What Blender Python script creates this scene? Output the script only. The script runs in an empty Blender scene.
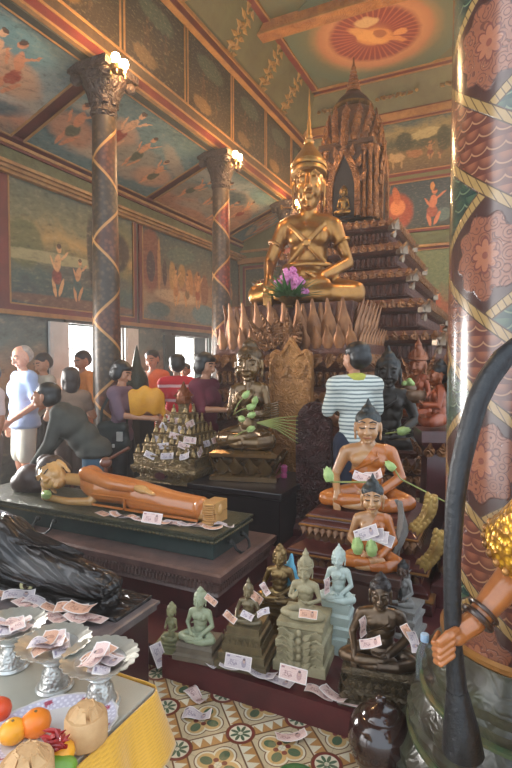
import bpy, bmesh, math, random
from mathutils import Vector, Matrix, Euler, noise
random.seed(7)
C = bpy.context.scene.collection
PI = math.pi
V = Vector

# ------------------------------------------------------------------ camera
YAW, PITCH, EYE, FOC = math.radians(25.9), math.radians(2.46), 1.65, 512.0
_F = V((-math.sin(YAW)*math.cos(PITCH), math.cos(YAW)*math.cos(PITCH), -math.sin(PITCH)))
_R = V((math.cos(YAW), math.sin(YAW), 0)); _U = _R.cross(_F)
def _ray(x, y): return _F + _R*((x-256)/FOC) + _U*((384-y)/FOC)
def at_d(x, y, d): return V((0,0,EYE)) + _ray(x,y)*d            # a point at a given depth
def at_z(x, y, z):
    r = _ray(x,y); return V((0,0,EYE)) + r*((z-EYE)/r.z)
def at_Y(x, y, Y):
    r = _ray(x,y); return V((0,0,EYE)) + r*(Y/r.y)
def at_X(x, y, X):
    r = _ray(x,y); return V((0,0,EYE)) + r*(X/r.x)
cam = bpy.data.objects.new('camera', bpy.data.cameras.new('camera')); C.objects.link(cam)
cam.location = (0,0,EYE); cam.rotation_euler = (PI/2-PITCH, 0, YAW)
cam.data.sensor_fit = 'VERTICAL'; cam.data.sensor_height = 36; cam.data.lens = 24; cam.data.clip_start = .02
bpy.context.scene.camera = cam

# ------------------------------------------------------------------ node helper
def lin(c):
    def f(u):
        u /= 255.0
        return u/12.92 if u <= .04045 else ((u+.055)/1.055)**2.4
    return (f(c[0]), f(c[1]), f(c[2]), 1)
class Ex:
    def __init__(s, nb, k): s.nb, s.k = nb, k
    def __add__(s, o): return s.nb.m('ADD', s, o)
    __radd__ = __add__
    def __sub__(s, o): return s.nb.m('SUBTRACT', s, o)
    def __rsub__(s, o): return s.nb.m('SUBTRACT', o, s)
    def __mul__(s, o): return s.nb.m('MULTIPLY', s, o)
    __rmul__ = __mul__
    def __truediv__(s, o): return s.nb.m('DIVIDE', s, o)
class NB:
    def __init__(s, name, rough=.5, metal=0, coat=0):
        s.mat = bpy.data.materials.new(name); s.mat.use_nodes = True
        s.t = s.mat.node_tree; s.b = s.t.nodes['Principled BSDF']
        s.b.inputs['Roughness'].default_value = rough; s.b.inputs['Metallic'].default_value = metal
        s.b.inputs['Coat Weight'].default_value = coat; s.b.inputs['Coat Roughness'].default_value = .15
        s._tc = None
    def nn(s, t): return s.t.nodes.new(t)
    def set(s, sock, v):
        if isinstance(v, Ex): s.t.links.new(v.k, sock)
        elif isinstance(v, bpy.types.NodeSocket): s.t.links.new(v, sock)
        else: sock.default_value = v
    def m(s, op, a, b=0.0, c=None, clamp=False):
        n = s.nn('ShaderNodeMath'); n.operation = op; n.use_clamp = clamp
        s.set(n.inputs[0], a); s.set(n.inputs[1], b)
        if c is not None: s.set(n.inputs[2], c)
        return Ex(s, n.outputs[0])
    def coord(s, k='Object'):
        if s._tc is None: s._tc = s.nn('ShaderNodeTexCoord')
        return s._tc.outputs[k]
    def pos(s): return s.nn('ShaderNodeNewGeometry').outputs['Position']
    def sep(s, v):
        n = s.nn('ShaderNodeSeparateXYZ'); s.set(n.inputs[0], v); return [Ex(s, o) for o in n.outputs]
    def comb(s, x, y, z=0.0):
        n = s.nn('ShaderNodeCombineXYZ')
        for i, q in enumerate((x,y,z)): s.set(n.inputs[i], q)
        return n.outputs[0]
    def noise(s, vec, scale, detail=3, rough=.55, dist=0, out=0):
        n = s.nn('ShaderNodeTexNoise'); s.set(n.inputs['Vector'], vec); n.inputs['Scale'].default_value = scale
        n.inputs['Detail'].default_value = detail; n.inputs['Roughness'].default_value = rough; n.inputs['Distortion'].default_value = dist
        return Ex(s, n.outputs[out])
    def voro(s, vec, scale, feature='F1'):
        n = s.nn('ShaderNodeTexVoronoi'); n.feature = feature; s.set(n.inputs['Vector'], vec); n.inputs['Scale'].default_value = scale
        return Ex(s, n.outputs['Distance'])
    def ramp(s, fac, stops):
        n = s.nn('ShaderNodeValToRGB'); s.set(n.inputs[0], fac); e = n.color_ramp.elements
        while len(e) < len(stops): e.new(.5)
        for q, (p, c) in zip(e, stops): q.position = p; q.color = lin(c)
        return n.outputs[0]
    def val(s, fac, stops):
        n = s.nn('ShaderNodeValToRGB'); s.set(n.inputs[0], fac); e = n.color_ramp.elements
        while len(e) < len(stops): e.new(.5)
        for q, (p, c) in zip(e, stops): q.position = p; q.color = (c,c,c,1)
        return Ex(s, n.outputs[0])
    def mix(s, fac, a, b):
        n = s.nn('ShaderNodeMix'); n.data_type = 'RGBA'
        s.set(n.inputs[0], fac)
        for i, q in ((6,a),(7,b)):
            s.set(n.inputs[i], lin(q) if isinstance(q, tuple) else q)
        return n.outputs[2]
    def sstep(s, x, lo, hi):                       # smooth 0..1
        n = s.nn('ShaderNodeMapRange'); n.interpolation_type = 'SMOOTHSTEP'
        s.set(n.inputs[0], x); n.inputs[1].default_value = lo; n.inputs[2].default_value = hi
        return Ex(s, n.outputs[0])
    def color(s, c): s.set(s.b.inputs['Base Color'], lin(c) if isinstance(c, tuple) else c)
    def bump(s, h, strength=.5, dist=.01):
        n = s.nn('ShaderNodeBump'); s.set(n.inputs['Height'], h); n.inputs['Strength'].default_value = strength; n.inputs['Distance'].default_value = dist
        s.t.links.new(n.outputs[0], s.b.inputs['Normal'])
    def ell(s, u, v, cx, cy, rx, ry, ang=0, soft=.25):   # soft ellipse mask
        du, dv = u-cx, v-cy
        ca, sa = math.cos(ang), math.sin(ang)
        p = (du*ca+dv*sa)*(1/rx); q = (dv*ca-du*sa)*(1/ry)
        r = p*p+q*q
        return s.sstep(r, 1+soft, 1-soft)
_mats = {}
def mat(name, c1, c2=None, rough=.5, metal=0, sc=6, bump=0, bsc=40, bd=.004, kind='noise', coat=0, c3=None, spec=None):
    if name in _mats: return _mats[name]
    nb = NB(name, rough, metal, coat); o = nb.coord()
    if spec is not None: nb.b.inputs['Specular IOR Level'].default_value = spec
    c2 = c2 or tuple(int(q*.8) for q in c1)
    st = [(.32, c1), (.68, c2)]
    if c3: st.append((.8, c3))
    nb.color(nb.ramp(nb.noise(o, sc, 5, .65), st))
    if bump:
        if kind == 'noise': h = nb.noise(o, bsc, 4)
        elif kind == 'voro': h = nb.voro(o, bsc, 'SMOOTH_F1')
        elif kind == 'scroll':
            h = nb.m('SINE', nb.noise(o, bsc*.35, 1, .4, 1.2)*28.0)
        elif kind == 'weave':
            x,y,z = nb.sep(o); h = nb.m('SINE', x*bsc*6.28)*nb.m('SINE', z*bsc*6.28)
        nb.bump(h, bump, bd)
    _mats[name] = nb.mat
    return nb.mat

# ------------------------------------------------------------------ geometry
class G:
    def __init__(s): s.v=[]; s.f=[]; s.uv=None
    def add(s, vs, fs, M=None):
        b = len(s.v)
        s.v += [tuple(M @ V(q)) if M is not None else tuple(q) for q in vs]
        s.f += [tuple(i+b for i in f) for f in fs]
        return s
    def box(s, x0,x1,y0,y1,z0,z1, M=None):
        vs=[(x0,y0,z0),(x1,y0,z0),(x1,y1,z0),(x0,y1,z0),(x0,y0,z1),(x1,y0,z1),(x1,y1,z1),(x0,y1,z1)]
        return s.add(vs,[(3,2,1,0),(4,5,6,7),(0,1,5,4),(1,2,6,5),(2,3,7,6),(3,0,4,7)],M)
    def lathe(s, prof, n=24, M=None, sx=1, sy=1, wob=None):
        vs=[]; fs=[]
        for r,z in prof:
            for k in range(n):
                a=2*PI*k/n; rr = r*(wob(a,z) if wob else 1)
                vs.append((rr*math.cos(a)*sx, rr*math.sin(a)*sy, z))
        m=len(prof)
        for i in range(m-1):
            for k in range(n):
                k2=(k+1)%n; fs.append((i*n+k,i*n+k2,(i+1)*n+k2,(i+1)*n+k))
        fs.append(tuple(reversed(range(n)))); fs.append(tuple((m-1)*n+k for k in range(n)))
        return s.add(vs,fs,M)
    def rect(s, hx, hy, prof, M=None):              # rectangular moulding stack: prof = [(offset, z)]
        vs=[]; fs=[]
        for o,z in prof:
            a,b=hx+o,hy+o; vs += [(-a,-b,z),(a,-b,z),(a,b,z),(-a,b,z)]
        m=len(prof)
        for i in range(m-1):
            for k in range(4):
                k2=(k+1)%4; fs.append((i*4+k,i*4+k2,(i+1)*4+k2,(i+1)*4+k))
        fs.append((3,2,1,0)); fs.append(tuple((m-1)*4+k for k in range(4)))
        return s.add(vs,fs,M)
    def ell(s, c, r, rot=None, nu=16, nv=10):
        M = Matrix.Translation(c) @ (Euler(rot).to_matrix().to_4x4() if rot else Matrix()) @ Matrix.Diagonal((r[0],r[1],r[2],1))
        vs=[(0,0,-1)]; fs=[]
        for j in range(1,nv):
            t=-PI/2+PI*j/nv
            for k in range(nu):
                a=2*PI*k/nu; vs.append((math.cos(t)*math.cos(a),math.cos(t)*math.sin(a),math.sin(t)))
        vs.append((0,0,1)); L=len(vs)-1
        for k in range(nu):
            k2=(k+1)%nu
            fs.append((0,1+k2,1+k))
            for j in range(nv-2): fs.append((1+j*nu+k,1+j*nu+k2,1+(j+1)*nu+k2,1+(j+1)*nu+k))
            fs.append((1+(nv-2)*nu+k,1+(nv-2)*nu+k2,L))
        return s.add(vs,fs,M)
    def tube(s, pts, rad, n=10, cap=True, round_=False, flat=1.0, up=None):
        pts=[V(p) for p in pts]
        if not hasattr(rad,'__len__'): rad=[rad]*len(pts)
        rad=list(rad)
        if round_:
            d0=(pts[0]-pts[1]).normalized(); d1=(pts[-1]-pts[-2]).normalized()
            a,b=pts[0],pts[-1]; r0,r1=rad[0],rad[-1]
            pre=[(a+d0*r0*math.sin(t),r0*math.cos(t)) for t in (1.45,1.1,.6)]
            post=[(b+d1*r1*math.sin(t),r1*math.cos(t)) for t in (.6,1.1,1.45)]
            pts=[q for q,_ in pre]+pts+[q for q,_ in post]; rad=[q for _,q in pre]+rad+[q for _,q in post]
        vs=[]; fs=[]; prev=None
        for i,p in enumerate(pts):
            t=(pts[min(i+1,len(pts)-1)]-pts[max(i-1,0)]).normalized()
            if prev is None:
                x=V(up) if up else (V((0,0,1)) if abs(t.z)<.9 else V((1,0,0)))
            else: x=prev
            x=(x-t*x.dot(t)); x=x.normalized() if x.length>1e-6 else t.orthogonal().normalized()
            prev=x; y=t.cross(x)
            for k in range(n):
                a=2*PI*k/n; vs.append(p+(x*math.cos(a)+y*math.sin(a)*flat)*rad[i])
        for i in range(len(pts)-1):
            for k in range(n):
                k2=(k+1)%n; fs.append((i*n+k,i*n+k2,(i+1)*n+k2,(i+1)*n+k))
        if cap: fs.append(tuple(reversed(range(n)))); fs.append(tuple((len(pts)-1)*n+k for k in range(n)))
        return s.add(vs,fs)
    def leaf(s, M, w, h, th, bend=0.0, n=6, k=6, tip=.9):   # a pointed petal standing on z=0, facing -y
        vs=[]; fs=[]
        for i in range(n+1):
            t=i/n; ww=w*(.62+.38*math.sin(PI*min(1,t*1.4)))*(1-t**2.2*tip)+.0005; tt=th*(1-.75*t)+.0005
            for j in range(k):
                a=2*PI*j/k; vs.append((ww*math.cos(a), tt*math.sin(a)-bend*t*t, h*t))
        for i in range(n):
            for j in range(k):
                j2=(j+1)%k; fs.append((i*k+j,i*k+j2,(i+1)*k+j2,(i+1)*k+j))
        fs.append(tuple(reversed(range(k)))); fs.append(tuple(n*k+j for j in range(k)))
        return s.add(vs,fs,M)
    def prism(s, outline, y0, y1, M=None):          # outline in x,z extruded along y
        n=len(outline); vs=[(x,y0,z) for x,z in outline]+[(x,y1,z) for x,z in outline]
        fs=[tuple(range(n)),tuple(reversed(range(n,2*n)))]
        for i in range(n): j=(i+1)%n; fs.append((i,i+n,j+n,j))
        return s.add(vs,fs,M)
    def grid(s, fn, nu, nv):
        b=len(s.v); s.uv = s.uv or {}
        for j in range(nv+1):
            for i in range(nu+1):
                s.v.append(tuple(fn(i/nu,j/nv))); s.uv[len(s.v)-1]=(i/nu,j/nv)
        for j in range(nv):
            for i in range(nu):
                a=b+j*(nu+1)+i; s.f.append((a,a+1,a+nu+2,a+nu+1))
        return s
    def mesh(s, name, smooth=False, angle=None):
        me=bpy.data.meshes.new(name); me.from_pydata(s.v,[],s.f)
        bm=bmesh.new(); bm.from_mesh(me)
        if s.uv is None: bmesh.ops.recalc_face_normals(bm, faces=bm.faces)
        if s.uv is not None:
            l=bm.loops.layers.uv.new('UVMap')
            for f in bm.faces:
                for lp in f.loops: lp[l].uv=s.uv.get(lp.vert.index,(0,0))
        if smooth:
            for f in bm.faces: f.smooth=True
            if angle is not None:
                ca=math.radians(angle)
                for e in bm.edges:
                    if len(e.link_faces)==2 and e.calc_face_angle(0)>ca: e.smooth=False
        bm.to_mesh(me); bm.free(); me.update()
        return me

def put(name, me, m, parent=None, loc=None):
    o=bpy.data.objects.new(name, me); C.objects.link(o)
    if m is not None and not me.materials: me.materials.append(m)
    if parent is not None: o.parent=parent
    if loc is not None: o.location=loc
    return o
def part(name, g, m, parent, smooth=False, angle=40, bevel=0):
    o=put(name, g.mesh(name, smooth, angle), m, parent)
    if bevel:
        b=o.modifiers.new('bevel','BEVEL'); b.width=bevel; b.segments=2; b.limit_method='ANGLE'
    return o
def tag(o, label, cat, group=None, kind=None):
    if label: o['label']=label
    if cat: o['category']=cat
    if group: o['group']=group
    if kind: o['kind']=kind
    return o
def thing(name, label, cat, loc=(0,0,0), rz=0, group=None, scale=1):
    o=bpy.data.objects.new(name,None); C.objects.link(o); o.location=loc; o.rotation_euler=(0,0,rz); o.scale=(scale,)*3
    o.empty_display_size=.05
    return tag(o,label,cat,group)
def solo(name, g, m, label, cat, loc=(0,0,0), rz=0, group=None, smooth=False, angle=40, bevel=0):
    o=part(name,g,m,None,smooth,angle,bevel); o.location=loc; o.rotation_euler=(0,0,rz)
    return tag(o,label,cat,group)
def struct(name, g, m, parent=None, smooth=False, angle=40):
    o=part(name,g,m,parent,smooth,angle)
    if parent is None: o['kind']='structure'
    return o
def dup(root, loc, rz=None, label=None, group=None):
    r=root.copy(); C.objects.link(r); r.location=loc
    if rz is not None: r.rotation_euler=(0,0,rz)
    if label: r['label']=label
    if group: r['group']=group
    for ch in list(root.children):
        c=ch.copy(); C.objects.link(c); c.parent=r
        for g2 in ch.children:
            d=g2.copy(); C.objects.link(d); d.parent=c
    return r

# organic bodies: overlapping ellipsoids and tapered limbs fused into one skin
def prims_geo(prims):
    g=G()
    for p in prims:
        if p[0]=='e': g.ell(p[1],p[2],p[3] if len(p)>3 else None,16,10)
        else: g.tube(p[1],p[2],12,round_=True)
    return g
def fuse(prims, voxel, smooth=4, name='body'):
    me=prims_geo(prims).mesh(name)
    o=bpy.data.objects.new('tmp',me); C.objects.link(o)
    r=o.modifiers.new('r','REMESH'); r.mode='VOXEL'; r.voxel_size=voxel; r.use_smooth_shade=True
    if smooth:
        k=o.modifiers.new('s','SMOOTH'); k.iterations=smooth; k.factor=.5
    dg=bpy.context.evaluated_depsgraph_get(); dg.update()
    out=bpy.data.meshes.new_from_object(o.evaluated_get(dg))
    bpy.data.objects.remove(o); bpy.data.meshes.remove(me)
    for p in out.polygons: p.use_smooth=True
    return out
def joined(meshes, name, cut=None, scale=1.0, M=None):
    bm=bmesh.new()
    for me in meshes:
        if isinstance(me,G): me=me.mesh('t',True,50)
        bm.from_mesh(me)
    for co,no in (cut or []):
        bmesh.ops.bisect_plane(bm, geom=bm.verts[:]+bm.edges[:]+bm.faces[:], plane_co=co, plane_no=no, clear_outer=True)
    if M is not None: bmesh.ops.transform(bm, matrix=M, verts=bm.verts)
    if scale!=1: bmesh.ops.scale(bm, vec=(scale,)*3, verts=bm.verts)
    for f in bm.faces: f.smooth=True
    out=bpy.data.meshes.new(name); bm.to_mesh(out); bm.free()
    return out
def R3(x=0,y=0,z=0): return Euler((x,y,z)).to_matrix().to_4x4()
def T3(*a): return Matrix.Translation(a)
LAMP=24; SKY=4.4; EXPO=0.88; DAY=130; HAZE=.007
# ------------------------------------------------------------------ materials for the room
def mural(name, sky, blobs, warp=.10, nsc=3.0, aspect=1.6, rough=.62, mottle=.35, detail=(70,50,40)):
    """A painted wall panel: mottled ground colours by height, figures and clouds as soft painted patches."""
    nb=NB(name, rough); nb.b.inputs['Specular IOR Level'].default_value=.3
    u,v,_=nb.sep(nb.coord('UV')); u=u*aspect
    p=nb.comb(u,v,0.0)
    n1=nb.noise(p,nsc,6,.62,.6); n2=nb.noise(p,nsc*1.7+.3,5,.6,.4)
    n3=nb.noise(p,nsc*5.5,3,.6); n4=nb.noise(p,nsc*6.5+1.7,3,.6)
    uu=u+(n1-.5)*warp*.7+(n3-.5)*warp*.7; vv=v+(n2-.5)*warp*.7+(n4-.5)*warp*.7
    col=nb.ramp(v+(n1-.5)*mottle*1.6, sky)
    for b in blobs:
        cx,cy,rx,ry,ang,c=b[:6]; soft=b[6] if len(b)>6 else .3
        col=nb.mix(nb.ell(uu,vv,cx*aspect,cy,rx*aspect,ry,ang,soft)*.9, col, c)
    stroke=nb.noise(nb.comb(u*1.0+v*.6,v*2.2-u*.5,0.0),nsc*4,6,.75)
    col=nb.mix(nb.sstep(stroke,.5,.72)*.33,col,(190,170,134)); col=nb.mix(nb.sstep(stroke,.5,.30)*.55,col,(48,46,40))
    fine=nb.noise(p,nsc*9,4,.7)
    col=nb.mix(nb.sstep(fine,.56,.75)*.35, col, detail)
    col=nb.mix(nb.sstep(nb.noise(p,nsc*5,5,.7),.6,.8)*.3, col, (190,170,130))
    nb.color(col)
    return nb.mat
def fig(cx,cy,h,asp,skin,cloth,lean=0.0,flip=1):
    a=lambda q:q/asp
    return [(cx+a(.10*h*flip),cy-.28*h,a(.04*h),.17*h,-.35*flip,skin,.3),(cx-a(.06*h),cy-.30*h,a(.04*h),.17*h,.2*flip,skin,.3),
      (cx,cy-.10*h,a(.11*h),.14*h,0,cloth,.3),(cx+a(lean*.2*h),cy+.14*h,a(.075*h),.16*h,-lean,skin,.3),
      (cx+a((lean*.3+.13*flip)*h),cy+.27*h,a(.025*h),.15*h,-.8*flip,skin,.3),(cx+a((lean*.3-.12*flip)*h),cy+.12*h,a(.025*h),.14*h,.45*flip,skin,.3),
      (cx+a(lean*.45*h),cy+.39*h,a(.055*h),.07*h,0,skin,.3),(cx+a(lean*.47*h),cy+.435*h,a(.05*h),.04*h,0,(66,48,40),.3)]
M_red=mat('red_painted_band',(112,40,34),(84,30,28),.55,sc=3)
M_gold_line=mat('ochre_gold_line',(164,118,68),(128,90,52),.5,sc=5)
M_frieze=mat('olive_green_frieze',(98,102,66),(78,76,46),.65,sc=9,bump=.25,bsc=30,kind='scroll',c3=(150,120,66))
M_mould=mat('gilded_moulding',(168,126,74),(130,88,52),.5,sc=6)
M_plaster=mat('dim_teal_plaster',(92,92,84),(70,72,70),.7,sc=2.5)
M_lowwall=mural('lower_wall_paint',[(0,(90,92,86)),(.4,(120,100,80)),(.62,(156,114,80)),(.82,(98,108,102)),(1,(90,96,92))],[],nsc=1.6,aspect=.6,mottle=.25)

def frame(parent, axis, off, a0,a1,z0,z1, w=.09, nrm=1, mrl='mural_frame', th=.03):
    """red border with gold inner and outer lines round a panel on the plane axis=off"""
    def bar(g,p0,p1,q0,q1,t):
        lo,hi=sorted((off,off+nrm*t))
        if axis=='X': g.box(lo,hi,p0,p1,q0,q1)
        else: g.box(p0,p1,lo,hi,q0,q1)
    g=G(); 
    bar(g,a0-w,a1+w,z1,z1+w,th); bar(g,a0-w,a1+w,z0-w,z0,th); bar(g,a0-w,a0,z0,z1,th); bar(g,a1,a1+w,z0,z1,th)
    f=struct(mrl,g,M_red,parent)
    g=G(); l=.022
    for e,t in ((0,th+.008),):
        bar(g,a0-l,a1+l,z1,z1+l,t); bar(g,a0-l,a1+l,z0-l,z0,t); bar(g,a0-l,a0,z0,z1,t); bar(g,a1,a1+l,z0,z1,t)
    struct('gold_line',g,M_gold_line,f)
    return f
def panel(parent, corners, m, name='mural_panel'):
    c=[V(q) for q in corners]
    g=G().grid(lambda u,v: (c[0]*(1-u)+c[1]*u)*(1-v)+(c[3]*(1-u)+c[2]*u)*v,1,1)
    return struct(name,g,m,parent)

# ---- floor: patterned cement tiles
def floor_mat():
    nb=NB('patterned_floor_tiles',.28); x,y,z=nb.sep(nb.pos())
    u=(x+1.227)/.2; v=(y-1.757)/.2
    a=(u+v)*.5; b=(u-v)*.5
    fa=nb.m('FRACT',a+100.0)-.5; fb=nb.m('FRACT',b+100.0)-.5          # 0,0 = quatrefoil centre
    ga=nb.m('FRACT',a+100.5)-.5; gb=nb.m('FRACT',b+100.5)-.5          # 0,0 = circle centre
    # u,v aligned offsets (unit .2 m)
    qx=fa+fb; qy=fa-fb; cx=ga+gb; cy=ga-gb
    L=lambda p,q: nb.m('SQRT',p*p+q*q)
    cream=(194,178,146); och=(176,130,78); red=(116,50,42); grn=(78,100,74); brn=(112,76,48); wh=(214,204,178)
    n=nb.noise(nb.pos(),30,4)
    col=nb.mix(n*.5,cream,(190,166,126))
    # zigzag strips through the circles, along a and b
    for p,q in ((ga,gb),(gb,ga)):
        strip=nb.sstep(nb.m('ABSOLUTE',p),.115,.105)
        zig=nb.m('ABSOLUTE',nb.m('FRACT',q*6+50.0)-.5)*.36-.09
        col=nb.mix(strip,col,wh)
        col=nb.mix(strip*nb.sstep(p-zig,-.01,.01),col,och)
        edge=nb.sstep(nb.m('ABSOLUTE',nb.m('ABSOLUTE',p)-.11),.016,.010)
        col=nb.mix(edge,col,brn)
    # quatrefoil
    ax=nb.m('ABSOLUTE',qx); ay=nb.m('ABSOLUTE',qy)
    d=nb.m('MINIMUM',L(ax-.27,ay),L(ax,ay-.27))
    col=nb.mix(nb.sstep(d,.275,.265),col,brn)
    col=nb.mix(nb.sstep(d,.25,.24),col,wh)
    col=nb.mix(nb.sstep(d,.205,.195),col,(196,160,104))
    leaf=nb.m('MINIMUM',L(ax-.28,ay*1.3),L(ax*1.3,ay-.28))
    col=nb.mix(nb.sstep(leaf,.15,.13),col,grn)
    dg=L(ax-.1,ay-.1); col=nb.mix(nb.sstep(dg,.07,.05),col,red)
    col=nb.mix(nb.sstep(L(qx,qy),.09,.07),col,wh)
    # circle medallions
    r=L(cx,cy); ang=nb.m('ARCTAN2',cy,cx)
    col=nb.mix(nb.sstep(r,.34,.33),col,brn)
    col=nb.mix(nb.sstep(r,.32,.31),col,red)
    col=nb.mix(nb.sstep(r,.255,.245),col,wh)
    pet=nb.m('ABSOLUTE',nb.m('COSINE',ang*4.0))
    col=nb.mix(nb.sstep(r-pet*.19,.06,.03),col,grn)
    col=nb.mix(nb.sstep(r,.06,.04),col,wh)
    gu=nb.m('ABSOLUTE',nb.m('FRACT',u+100.5)-.5); gv=nb.m('ABSOLUTE',nb.m('FRACT',v+100.5)-.5)
    col=nb.mix(nb.sstep(nb.m('MINIMUM',gu,gv),.012,.004)*.35,col,(120,100,76))
    col=nb.mix(nb.sstep(nb.noise(nb.pos(),5,5,.7),.5,.75)*.35,col,(110,92,70))
    nb.color(col); return nb.mat
struct('floor',G().box(-6,3.2,-1.5,11.2,-.12,0),floor_mat())
M_step=mat('dark_red_painted_cement',(92,34,34),(66,24,26),.45,sc=4,bump=.15,bsc=60)
struct('floor_platform',G().box(-1.585,3.0,2.138,4.9,0,.12).box(-4.9,-1.585,2.2,4.9,0,.12),M_step)

# ---- left aisle wall, with two windows
XL, XN, YB = -5.8, -4.2, 11.0
wl=G()
def wallX(g, x0,x1, y0,y1,z0,z1, holes):
    ys=sorted({y0,y1,*[h[0] for h in holes],*[h[1] for h in holes]})
    for a,b in zip(ys,ys[1:]):
        hs=[h for h in holes if h[0]<=a+1e-6 and h[1]>=b-1e-6]
        z=z0
        for h in sorted(hs,key=lambda q:q[2]):
            if h[2]>z: g.box(x0,x1,a,b,z,h[2])
            z=h[3]
        if z<z1: g.box(x0,x1,a,b,z,z1)
W1=(5.58,6.76,.75,2.22); W2=(8.27,9.45,.75,2.16); W0=(2.7,3.85,.75,2.22)
wallX(wl,XL-.35,XL,-1.5,YB+.2,0,4.5,[W0,W1,W2])
wall=struct('wall_left',wl,M_plaster)
# lower painted dado pieces between the windows
for k,(a,b) in enumerate(((3.95,5.2),(6.9,8.0),(9.6,YB-.02))):
    panel(wall,[(XL+.006,a,.1),(XL+.006,b,.1),(XL+.006,b,2.3),(XL+.006,a,2.3)],M_lowwall,'painted_dado')
skyA=[(0,(62,74,72)),(.25,(76,92,84)),(.45,(120,112,74)),(.55,(176,142,84)),(.72,(120,116,84)),(1,(92,98,82))]
mA=mural('mural_men_by_lake',skyA,[(.1,.5,.12,.2,0,(104,104,66)),(.62,.32,.35,.1,.0,(86,86,78)),(.3,.42,.5,.05,.05,(160,150,108)),
  (.82,.62,.16,.2,.3,(58,54,56)),(.5,.05,.6,.05,0,(112,80,62))]+fig(.32,.32,.50,1.5,(214,160,108),(134,60,50),.12,1)+fig(.48,.27,.42,1.5,(198,144,98),(70,92,88),.2,1)+[(.63,.5,.06,.4,.1,(58,54,50))],warp=.03,nsc=2.2,aspect=1.5)
skyB=[(0,(104,110,104)),(.2,(150,128,100)),(.42,(160,118,84)),(.65,(104,96,76)),(1,(74,88,84))]
mB=mural('mural_palace_crowd',skyB,[(.1,.66,.12,.36,0,(132,76,54)),(.1,.58,.05,.17,0,(70,56,58),.1),(.2,.62,.02,.3,0,(190,140,88)),(.27,.55,.03,.15,0,(76,60,54)),(.38,.5,.05,.2,.1,(180,140,80)),(.5,.56,.05,.15,-.1,(166,128,70)),(.62,.5,.05,.17,.1,(176,124,70)),(.74,.5,.06,.17,0,(160,110,66)),(.85,.45,.06,.2,0,(132,88,60)),(.45,.3,.3,.08,0,(190,160,120)),(.85,.14,.2,.12,0,(96,122,124)),*fig(.42,.42,.5,1.6,(200,150,96),(176,120,66),0,1),*fig(.58,.40,.45,1.6,(190,140,90),(120,96,62),0,-1),*fig(.74,.42,.5,1.6,(196,140,88),(150,84,56),.1,1),(.2,.12,.14,.08,0,(80,104,104)),(.5,.8,.2,.1,.1,(90,104,90))],warp=.04,nsc=3,aspect=1.6)
mC=mural('mural_garden_scene',[(0,(96,84,66)),(.4,(120,92,62)),(.7,(84,88,70)),(1,(70,76,68))],[(.75,.2,.2,.1,0,(80,100,90))]+fig(.3,.4,.5,1.6,(190,136,88),(140,76,56))+fig(.65,.42,.55,1.6,(180,126,80),(90,96,70),0,-1),nsc=3,warp=.05)
for a,b,m in ((1.95,4.42,mC),(4.62,7.05,mA),(7.32,9.78,mB),(9.95,10.95,mC)):
    panel(wall,[(XL+.012,a,2.43),(XL+.012,b,2.43),(XL+.012,b,4.06),(XL+.012,a,4.06)],m)
    frame(wall,'X',XL,a,b,2.43,4.06,.10)
g=G().box(XL,XL+.05,-1,YB,2.27,2.33); struct('gold_line',g,M_gold_line,wall)
g=G().box(XL,XL+.07,-1,YB,4.15,4.37); struct('trim_frieze',g,M_frieze,wall)
g=G()
for z0,z1,d in ((4.05,4.09,.10),(4.09,4.13,.15),(4.13,4.17,.2),(4.40,4.44,.13)): g.box(XL,XL+d,-1,YB,z0,z1)
struct('trim_moulding',g,M_mould,wall)
g=G().box(XL,XL+.11,-1,YB,4.37,4.40); struct('trim_band',g,M_red,wall)
# windows
M_frameW=mat('dark_window_wood',(70,60,52),(52,44,40),.6)
M_shut=mat('pale_grey_shutter',(206,204,200),(190,188,182),.6)
M_shutd=mat('dark_green_shutter',(62,72,68),(50,58,56),.6)
M_iron=mat('window_iron',(150,146,138),(120,116,110),.6,metal=.3)
for k,(w,ms) in enumerate(((W1,M_shut),(W2,M_shutd),(W0,M_shut))):
    y0,y1,z0,z1=w; g=G()
    g.box(XL-.3,XL+.03,y0-.05,y0,z0,z1+.05).box(XL-.3,XL+.03,y1,y1+.05,z0,z1+.05).box(XL-.3,XL+.03,y0,y1,z1,z1+.05).box(XL-.35,XL+.06,y0-.05,y1+.05,z0-.06,z0)
    w_=struct('window_%d'%(k+1),g,M_frameW)
    g=G()
    for i in range(1,8):
        y=y0+(y1-y0)*i/8; g.box(XL-.2,XL-.19,y-.005,y+.005,z0,z1)
    for i in range(1,4): z=z0+(z1-z0)*i/4; g.box(XL-.205,XL-.18,y0,y1,z-.008,z+.008)
    struct('window_bars',g,M_iron,w_)
    l=bpy.data.lights.new('daylight','AREA'); l.shape='RECTANGLE'; l.size=y1-y0; l.size_y=z1-z0; l.energy=DAY; l.color=(1,.97,.93)
    lo=bpy.data.objects.new('daylight',l); C.objects.link(lo); lo.parent=w_; lo.location=(XL-.42,(y0+y1)/2,(z0+z1)/2); lo.rotation_euler=(PI/2,0,-PI/2)
    for s,yy in ((-1,y0-.03),(1,y1+.03)):           # shutters folded back against the wall
        g=G(); a,b=sorted((yy,yy+s*.34))
        g.box(XL+.03,XL+.07,a,b,z0,z1)
        for i in range(9):
            zz=z0+.1+(z1-z0-.2)*i/9; g.box(XL+.07,XL+.08,a+.04,b-.04,zz,zz+.1)
        struct('shutter',g,ms,w_)

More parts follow.
